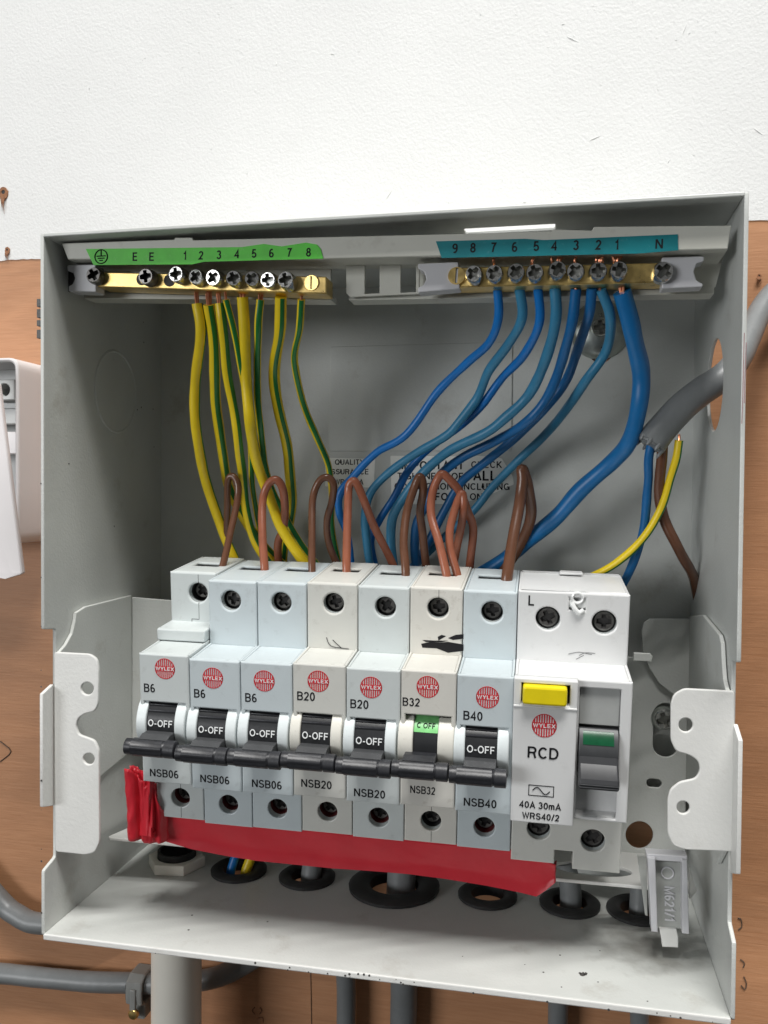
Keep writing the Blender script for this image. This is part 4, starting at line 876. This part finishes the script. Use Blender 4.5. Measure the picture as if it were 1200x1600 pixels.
# ================================================================== RCD
K = 7*PIT; RW = 2*PIT
rcd = thing('residual_current_device', 'white double width RCD with yellow test button at the right end', 'RCD', rowpt(K, 0, 0), RM)
mb = MB(); low = -21.6; tw = 68.3
hole_plate(mb, .15, RW-.1, 43.5, tw, 18, [circle(9.8, 59.4, 3.9, 26), circle(27.6, 59.0, 3.9, 26), [(16.4, 62.6), (21.6, 62.6), (21.6, tw-1.6), (16.4, tw-1.6)]], 1.4)
mb.box((.15, 19.4, 43.5), (1.1, 50, tw)); mb.box((RW-1.1, 19.4, 43.5), (RW-.1, 50, tw)); mb.box((1.1, 19.4, tw-1.2), (RW-1.1, 50, tw)); mb.box((1.1, 48.8, 40), (RW-1.1, 50, tw-1.2))
mb.box((14, 46, tw), (22, 50, tw+.9))
build(mb, 'upper_housing', 'white_abs', rcd, bevel=.5, segs=3)
terminal(rcd, 9.8, 18, 59.4, 3.9, rot=25, deep=3.2); terminal(rcd, 27.6, 18, 59.0, 3.9, rot=0, deep=3.2)
mb = MB(); nose = 45.2
hole_plate(mb, 19.0, RW, 0, nose, 1.4, [roundpoly([(19.8, 1.0), (32.0, 1.0), (32.0, 42.6), (19.8, 42.6)], .5, 2)], 1.2)
profile_prism(mb, [(2.6, 0), (50, 0), (50, nose+.5), (2.6, nose)], .1, 1.0); profile_prism(mb, [(2.6, 0), (50, 0), (50, nose+.5), (2.6, nose)], RW-1.0, RW)
mb.box((1, 2.6, nose-1.2), (RW-1, 18.2, nose)); mb.box((1, 2.6, 0), (RW-1, 10, 1.0))
mb.box((18.6, 2.6, 1), (19.4, 12, nose-1.2))
build(mb, 'nose_housing', 'white_abs', rcd, bevel=.5, segs=3)
mb = MB(); mb.plate(lambda a, b, d: (a, -1.6+d, b), roundpoly([(-.1, -1.0), (19.1, -1.0), (19.1, nose+.2), (-.1, nose+.2)], .5, 2), [[(2.2, 37.4), (16.8, 37.4), (16.8, 44.0), (2.2, 44.0)]], 3.1)
face = build(mb, 'face_plate', 'white_abs', rcd, bevel=.35, segs=3)
mb = MB(); mb.box((-.1, -1.9, 36.2), (19.1, -1.2, 37.0)); build(mb, 'face_ridge', 'white_abs', rcd, bevel=.3)
mb = MB(); mb.box((1.6, 1.4, 36.8), (17, 2.2, 44.4)); build(mb, 'button_well', 'cavity', rcd)
mb = MB(); mb.plate(lambda a, b, d: (a, -4.0+d, b), roundpoly([(2.6, 38.0), (15.9, 38.0), (15.9, 43.8), (2.6, 43.8)], 1.0, 3), [], 5.6); build(mb, 'test_button', 'yellow_btn', rcd, bevel=.7, segs=3)
logo(rcd, 9.4, 30.9, 3.75, -1.65)
text('RCD', 3.6, 'ink', (9.3, -1.68, 22.1), UX, UZ, rcd, bold=.05, sxx=1.05)
text('40A 30mA', 2.15, 'ink', (8.9, -1.68, 5.0), UX, UZ, rcd, bold=.04, sxx=1.06); text('WRS40/2', 2.05, 'ink', (9.2, -1.68, 1.4), UX, UZ, rcd, bold=.04, sxx=1.06)
mb = MB(); a0, b0, a1, b1_ = 5.2, 8.0, 13.0, 11.6
mb.plate(lambda a, b, d: (a, -1.64-d, b), [(a0, b0), (a1, b0), (a1, b1_), (a0, b1_)], [[(a0+.25, b0+.25), (a1-.25, b0+.25), (a1-.25, b1_-.25), (a0+.25, b1_-.25)]], .05)
mb.tube([(6.5+5.2*k/16, -1.66, 9.8+1.05*math.sin(k/16*math.tau)) for k in range(17)], .16, n=6, sub=1)
build(mb, 'waveform_mark', 'ink', rcd)
text('L', 3.3, 'ink', (4.4, 17.96, 65.2), UX, UZ, rcd, bold=.05)
# right half: window, rocker and flags
mb = MB(); mb.box((19.4, 6.5, .6), (32.6, 7.3, 43.4)); build(mb, 'window_back', 'white_abs', rcd)
mb = MB(); mb.box((19.8, 2.6, 30.6), (32.0, 6.6, 42.6)); build(mb, 'window_block', 'grey_win', rcd, bevel=.3)
cv, cw, r = 7.5, 22.5, 9.0
dp = arc(cv, cw, r, 128, 238, 18); mb = MB(); profile_prism(mb, dp+[(cv+2, dp[-1][1]), (cv+2, dp[0][1])], 20.0, 31.8); build(mb, 'rocker_drum', 'slate', rcd, bevel=.2)
gp = arc(cv, cw, r+.15, 134, 160, 8); mb = MB(); profile_prism(mb, gp+[(cv-r*.4, gp[-1][1]), (cv-r*.4, gp[0][1])], 21.2, 30.4); build(mb, 'green_flag', 'green_win', rcd)
mb = MB(); profile_prism(mb, [(-1.3, 22.4), (-2.6, 20.2), (-4.6, 18.6), (-7.2, 17.4), (-7.9, 16.2), (-7.4, 14.3), (-5.6, 13.8), (1.5, 13.6)], 20.0, 31.8); build(mb, 'rocker_lever', 'dark_lever', rcd, bevel=.6, segs=3)
mb = MB(); [mb.box((20.2, -8.15, q), (31.6, -7.4, q+.35)) for q in (14.9, 15.7)]; build(mb, 'lever_rib', 'slate', rcd, bevel=.1)
mb = MB(); mb.box((21.9, 5.6, 8.4), (28.2, 6.6, 11.2)); build(mb, 'green_flag', 'green_win', rcd)
mb = MB(); outer = [(.2, 0), (.2, low+1.2), (14.2, low+1.2), (14.2, -15.6), (20, -15.6), (20, low), (RW-.4, low), (RW-.4, 0)]
mb.plate(lambda a, b, d: (a, 10+d, b), outer, [circle(8.9, -8.9, 3.75, 26), circle(26.2, -11.2, 3.85, 26)], 1.4)
mb.box((.2, 11.4, low+1.2), (1.0, 50, 0)); mb.box((RW-1.2, 11.4, low), (RW-.4, 50, 0)); mb.box((1, 20, low+1.2), (14.2, 50, low+2.2)); mb.box((20, 11.4, low), (RW-1.2, 50, low+1)); mb.box((1, 49, low+2.2), (RW-1.2, 50, 45))
mb.box((1, 11.4, low+1.2), (14.2, 20, low+2.2))
build(mb, 'lower_housing', 'warm_abs', rcd, bevel=.35)
terminal(rcd, 8.9, 10, -8.9, 3.75, rot=10, deep=4); terminal(rcd, 26.2, 10, -11.2, 3.85, rot=35, deep=4)
mb = MB(); mb.plate(lambda a, b, d: (a, 18.6+d, b), roundpoly([(16.2, 63.4), (21.7, 63.4), (21.7, 68.9), (16.2, 68.9)], .8, 3), [circle(19.0, 66.6, 1.1, 16)], 1.0)
mb.plate(lambda a, b, d: (a, 20.2+d, b), [(16.2, 62.4), (21.8, 62.4), (21.8, 68), (16.2, 68)], [], .5)
mb.tube([(19.0+1.7*math.cos(a), 18.2, 66.6+1.7*math.sin(a)) for a in [i*math.tau/16 for i in range(17)]], .45, n=8, sub=1); mb.tube([(17.2, 18.2, 65.2), (18.2, 17.6, 63.2), (19.6, 17.6, 62.0), (21, 18, 62.8)], .8, n=10)
build(mb, 'sealing_blob', mat('glossy_clear_white', (.78, .79, .78), .15, var=.05, vscale=.4, spec=.8), rcd)
mb = MB(); mb.box((14.3, 22, -19), (19.9, 24, -13)); build(mb, 'din_latch', 'cream_abs', rcd, bevel=.4)
mb = MB()
for pts in ([(888,1022),(905,1019),(925,1023)],[(905,1024),(915,1020),(930,1021)],[(900,1030),(912,1024)]): mb.tube([Vector(loc_at(x, y, 17.95))-Vector((K, 0, 0)) for x, y in pts], .08, n=5)
build(mb, 'scuff', 'slate', rcd)

# ================================================================== RED TAPE on the busbar
cols = [(203,1303,1196),(215,1305,1202),(228,1306,1206),(240,1308,1212),(247,1309,1250),(262,1316,1262),(300,1327,1270),(350,1337,1276),(400,1345,1285),(460,1351,1292),(520,1357,1300),(580,1361,1306),(640,1366,1312),(700,1374,1318),(760,1384,1322),(810,1394,1330),(838,1401,1338),(852,1392,1345),(868,1379,1352)]
def densify(c, k=6):
    out = []
    for a, b in zip(c, c[1:]):
        for i in range(k): t = i/k; out.append(tuple(p*(1-t)+q*t for p, q in zip(a, b)))
    return out+[c[-1]]
cc = densify(cols); rows = 14; vs = []; fs = []
for i, (x, yb, yt) in enumerate(cc):
    for j in range(rows+1):
        t = j/rows; yy = yt+(yb-yt)*t; left = x < 246
        v = 12.0+ (2.2*math.sin(t*math.pi*.5))*(0 if left else 1)
        if left: v = 9.0+2.0*math.sin((x-203)*.16)+1.1*noise.noise(Vector((x*.22, t*1.5, 0)))*2
        v += .4*noise.noise(Vector((x*.018, t*1.2, 1.0)))+.10*noise.noise(Vector((x*.1, t*5, 4)))-(.7*max(0, t-.72+.1*noise.noise(Vector((x*.02, 0, 5))))/.28)
        if x > 800: v -= (x-800)*.02*t
        p = loc_at(x, yy, v); vs.append((p.x, p.y, p.z))
n0 = rows+1
for i in range(len(cc)-1):
    for j in range(rows): fs.append((i*n0+j, (i+1)*n0+j, (i+1)*n0+j+1, i*n0+j+1))
# roll the sheet round underneath
base = len(vs)
for i, (x, yb, yt) in enumerate(cc):
    q = vs[i*n0+rows]
    for j in range(4): vs.append((q[0]+.2*j, q[1]+2.5*(j+1), q[2]+.5*(j+1)+.15*noise.noise(Vector((x*.05, j, 0)))))
for i in range(len(cc)-1):
    prev0, prev1 = i*n0+rows, (i+1)*n0+rows
    for j in range(4): a, b = base+i*4+j, base+(i+1)*4+j; fs.append((prev0, prev1, b, a)); prev0, prev1 = a, b
mb = MB(); mb.add([rowpt(*v)-rowpt(0, 0, 0) for v in vs], fs)
tp = build(mb, 'red_tape', 'tape', angle=50); tp.location = rowpt(0, 0, 0)*S
so = tp.modifiers.new('thickness', 'SOLIDIFY'); so.thickness = .35*S
tag(tp, 'wrinkled red insulation tape covering the busbar under the breakers', 'tape')
# end roll of the tape at the left
wr = thing('tape_end', 'crumpled upright red tape end at the left of the row', 'tape', rowpt(-8, 10, -12), RM)
def pleat(sec, tops, w0, nm, seed, lean=0.0):
    P = smooth([Vector((a, b, 0)) for a, b in sec], 5); n = len(P); K_ = 22; vs = []; fs = []
    for i, p in enumerate(P):
        q = i/(n-1)*(len(tops)-1); a = int(min(q, len(tops)-2)); tp_ = tops[a]+(tops[a+1]-tops[a])*(q-a)+.5*noise.noise(Vector((i*.7, seed, 0)))
        for j in range(K_+1):
            t = j/K_; z = w0+(tp_-w0)*t
            cr_ = .55*noise.noise(Vector((p.x*.5, z*.16, seed)))+.22*abs(noise.noise(Vector((p.x*.9, z*.5, seed+4))))
            vs.append((p.x+8+.35*noise.noise(Vector((z*.3, seed, p.x*.3)))+lean*t, p.y-10+cr_*.9-.8*t*t, z+12))
    for i in range(n-1):
        for j in range(K_): o_ = i*(K_+1)+j; fs.append((o_, o_+K_+1, o_+K_+2, o_+1))
    mb = MB(); mb.add(vs, fs); o = build(mb, nm, 'tape', wr, angle=42); so = o.modifiers.new('thickness', 'SOLIDIFY'); so.thickness = .3*S; return o
pleat([(-11.2, 14), (-11.4, 10.5), (-10.4, 8.2), (-8.8, 7.4), (-7.2, 8.0), (-6.2, 9.6), (-5.3, 8.6), (-4.2, 8.2), (-2.8, 8.9), (-1.2, 8.6), (-.2, 10.4), (.6, 12)], [-3, -.5, .6, 1.0, -.3, -1.8, -2.6, -3.2, -3.6, -4.2, -5, -5.6], -26.4, 'tape_wrap', 1)
pleat([(-10.9, 12.5), (-9.6, 10.6), (-8.6, 11.4), (-7.6, 12.4), (-6.6, 10.9), (-5.6, 12.6), (-4.2, 11.0), (-2.0, 12)], [-2, -.2, .6, -.4, -1.2, -2.4, -3.2, -4.0], -26, 'tape_fold', 6)
pleat([(-5.0, 8.8), (-3.6, 8.0), (-2.0, 8.3), (-.4, 9.3), (1.2, 9.0), (3.2, 11.6)], [-12, -6, -4.6, -6.4, -12, -17], -27.0, 'tape_fold', 9, .3)

# ================================================================== FLOOR FITTINGS
x, r = GX[0]
nut = thing('lock_nut', 'pale hexagonal plastic lock nut on the box floor at far left', 'lock nut', (22.5, -30, T))
hexa = [(11.8*math.cos(rad(60*k+8)), 11.8*math.sin(rad(60*k+8))) for k in range(6)]
mb = MB(); mb.plate(fZ(0), hexa, [circle(0, 0, 7.8, 28)], 4.2); build(mb, 'hex_ring', 'tube_plastic', nut, bevel=.4)
mb = MB(); mb.plate(fZ(-8), circle(0, 0, 7.75, 28), [circle(0, 0, 6.6, 28)], 14.5); build(mb, 'threaded_spout', 'rubber', nut)
labs = ['black rubber grommet with blue and yellow wires passing through', 'small black grommet with one grey cable, third opening from the left', 'large black grommet in the middle of the box floor', 'black grommet right of the large one, under the tape', 'black grommet under the right end of the red tape', 'black grommet half hidden behind the plastic retaining clip']
for (x, r), lab in zip(GX[1:], labs):
    g_ = thing('rubber_grommet', lab, 'grommet', (x, -30, T), group='rubber grommets in the box floor')
    mb = MB(); R_ = r+2.2 if r < 12 else r+3.2; ri = r-2.6 if r < 12 else r-5
    prof = [(r-.1, -2.5), (r-.1, 0.03), (R_, 0.05), (R_+.1, 1.2), (R_-1.2, 2.2), (ri+1.2, 2.2), (ri, 1.3), (ri, -2.5)]
    n = 36; vs = [(a*math.cos(k*math.tau/n), a*math.sin(k*math.tau/n), h) for a, h in prof for k in range(n)]; L_ = len(prof)
    fs = [(q*n+k, q*n+(k+1) % n, ((q+1) % L_)*n+(k+1) % n, ((q+1) % L_)*n+k) for q in range(L_) for k in range(n)]
    mb.add(vs, fs); build(mb, 'rubber_ring', 'rubber', g_, angle=50)
def run(x, y, r, lab, px, wr, top=16, dx=0):
    p = at(px, 1575, -8)
    return pipe([(p.x-1, -8, -220), (p.x-.5, -8, -120), (p.x, -8, -60), (p.x*.8+x*.2, -10, -32), (x*.6+p.x*.4, -20, -14), (x, y, -3), (x, y, 6), (x+dx, y+1, top)], r, 'cable', 'grey_cable', lab, 'cable', group='cables rising into the box from below')
yb = -30
pipe([(52.5, -30, -4), (52.5, -30, 1), (54.5, -28, 8), (58, -26, 18)], 2.0, 'yellow_wire', 'earth_wire', 'short yellow wire rising through the first grommet', 'wire')
pipe([(46.5, -31, -4), (46.5, -31, 1), (48, -29, 8), (51, -27, 18)], 1.8, 'blue_wire', 'neutral_wire', 'short blue wire rising through the first grommet', 'wire')
run(80, -28, 4.0, 'grey cable rising through the third floor opening from the left', 541, 4.4)
run(116, -27, 5.6, 'thickest grey cable rising through the large middle grommet', 631, 6.2)
run(181, -28, 4.0, 'grey cable rising through the grommet under the tape end', 872, 3.9, dx=-2)
run(206, -29, 3.6, 'rightmost grey cable rising behind the retaining clip', 1000, 3.6)
# plastic retaining clip at lower right
cl_ = thing('retaining_clip', 'translucent grey plastic retaining clip hooked on the shelf at lower right', 'clip', at(1040, 1400, -62))
O = at(1040, 1400, -62)
def cslab(px, Y, dep, nm, mt, bev=.35, holes=()):
    mb = slab(px, Y, dep, holes); mb.off = -O; return build(mb, nm, mt, cl_, bevel=bev)
cslab([(1020, 1345), (1068, 1348), (1066, 1452), (1026, 1450)], -62, 1.6, 'web', 'smoke')
cslab([(1012, 1340), (1024, 1341), (1028, 1457), (1018, 1456)], -66, 6, 'side_rail', 'lilac')
cslab([(1066, 1343), (1074, 1344), (1077, 1460), (1066, 1459)], -66, 6, 'side_rail', 'lilac')
cslab([(1010, 1334), (1074, 1338), (1074, 1348), (1011, 1344)], -65, 5, 'top_bridge', 'lilac')
cslab([(1030, 1450), (1057, 1452), (1060, 1464), (1060, 1481), (1035, 1480), (1034, 1470)], -63, 3.5, 'tongue', 'steel_white')
cslab([(996, 1337), (1010, 1337), (1012, 1432), (1008, 1430)], -56, 1.2, 'side_web', 'smoke', .2)
cslab([(1076, 1350), (1089, 1392), (1080, 1404), (1077, 1404)], -56, 1.2, 'side_web', 'steel_white', .2)
mb = MB(); c = at(1043, 1364, -62.2)-O; mb.tube([c+Vector((1.9*math.cos(a), 0, 1.9*math.sin(a))) for a in [i*math.tau/24 for i in range(25)]], .25, n=6, sub=1); build(mb, 'moulded_ring', 'lilac', cl_)
text('M621/1', 3.0, 'lilac', at(1046, 1412, -62.1)-O, (0.02, 0, -1), (1, 0, 0), cl_, bold=.05, ext=.4, name='moulded_text')

# ================================================================== OUTSIDE THE BOX
# conduit, clip and cables on the board
cA = at(276, 1500, -30)
mb = MB(); mb.cyl((0, 0, 0), (0, 0, -1), 10.2, 220, 40); mb2 = build(mb, 'white_conduit', 'tube_plastic', angle=50); mb2.location = Vector((22.5, -30, -.3))*S
tag(mb2, 'thick white plastic conduit dropping from the left of the box floor', 'conduit')
pipe([at(-60, 1330, -6), at(0, 1408, -7), at(28, 1430, -8), at(62, 1442, -9), at(120, 1438, -10), at(200, 1400, -10)], 4.6, 'cable', 'grey_cable', 'upper grey cable curving behind the lower left corner of the box', 'cable')
pipe([at(-80, 1517, -6), at(0, 1521, -6), at(90, 1530, -6), at(180, 1536, -6), at(260, 1536, -6), at(330, 1528, -6), at(385, 1505, -6), at(430, 1465, -6), at(450, 1400, -6)], 4.4, 'cable', 'grey_cable', 'lower grey cable running left to right behind the white conduit', 'cable')
kc = thing('cable_clip', 'grey plastic cable clip with brass nail left of the conduit', 'cable clip', at(219, 1540, -6))
O2 = at(219, 1540, -6); mb = MB()
def hoop(z0, z1):
    pr = [(5.9*math.cos(rad(a)), 5.9*math.sin(rad(a))) for a in range(180, -1, -15)]+[(4.9*math.cos(rad(a)), 4.9*math.sin(rad(a))) for a in range(0, 181, 15)]
    return pr
pf = [(5.5, 6.8), (-2.5, 6.8), (-5.9, 4.5), (-6.6, 0), (-6.2, -5), (-3, -7), (-3, -13), (5.5, -13), (5.5, -5.2), (-2.5, -5.0), (-5.0, -3), (-5.2, 2.5), (-3, 4.9), (5.5, 5.1)]
mb.plate(lambda a, b, d: (-4+d, a, b), pf, [], 8); build(mb, 'hoop', mat('grey_clip_plastic', (.24, .245, .235), .45, var=.06, vscale=.2), kc, bevel=.9, segs=3)
mb = MB(); mb.box((-1.3, -7.2, -11), (1.3, -5.9, 2)); build(mb, 'nail_rib', mat('grey_clip_rib', (.25, .255, .245), .45, var=.06, vscale=.2), kc, bevel=.5)
mb = MB(); mb.lathe((.2, -6.6, -9.0), (0, -1, 0), [(2.4, -.6), (2.4, .3), (1.9, .9), (.4, 1.1)], 20); build(mb, 'nail_head', 'brass', kc)
# white accessory box at the left
aB = thing('white_switch_box', 'open white plastic accessory box fixed left of the unit', 'switch box', (-49.5, 0, 172))
xr, yf, zt, zb = 0.0, -31.0, 39.6, -39.6
def sh(nm, mt, bev=.5, mb=None, seg=3): return build(mb, nm, mt, aB, bevel=bev, segs=seg)
mb = MB(); ou = roundpoly([(-80, zb), (xr, zb), (xr, zt), (-80, zt)], 5, 6); inn = roundpoly([(-77, zb+1.7), (xr-1.7, zb+1.7), (xr-1.7, zt-1.7), (-77, zt-1.7)], 3.5, 6)
mb.plate(lambda a, b, d: (a, yf+d, b), ou, [inn], 30.6); sh('case', 'white_case', .8, mb)
mb = MB(); mb.plate(lambda a, b, d: (a, -9+d, b), inn, [], 1.5); sh('rear_panel', 'grey_win', 0.1, mb)
mb = MB(); mb.box((-76, yf+4, -1), (-1.8, yf+12, 8.5)); sh('cross_bar', 'white_case', .4, mb)
mb = MB(); mb.plate(lambda a, b, d: (a, -27+d, b), [(-16, 22), (-4.5, 22), (-4.5, 31), (-16, 31)], [circle(-9.5, 26.5, 2.6, 18)], 12); sh('screw_boss', 'grey_win', .5, mb)
mb = MB(); mb.box((-40, -24, 12), (-3.2, -20, 19)); sh('inner_shelf', 'grey_win', .5, mb)
# hanging cover flap
fv = [at(-40, 420, -52), at(9, 600, -52), at(34, 896, -66), at(9, 904, -72), at(-40, 905, -74)]
f2 = [at(-40, 420, -49), at(5, 602, -49), at(9, 904, -60)]
mb = MB(); q = [at(-60, 560, -44), at(-2, 600, -46), at(35, 897, -60), at(8, 905, -66), at(-60, 893, -64)]
n = len(q); mb.add([p for p in q]+[p+Vector((-.6, 3, 0)) for p in q], [tuple(range(n)), tuple(reversed(range(n, 2*n)))]+[(i, (i+1) % n, (i+1) % n+n, i+n) for i in range(n)])
cov = build(mb, 'hinged_cover', mat('cover_plastic', (.60, .58, .585), .35, var=.02, vscale=.05), aB, bevel=.6); cov.location = -Vector((-49.5, 0, 172))*S
print('objects', len(bpy.data.objects), 'tris', sum(len(o.data.polygons) for o in bpy.data.objects if o.type == 'MESH'))
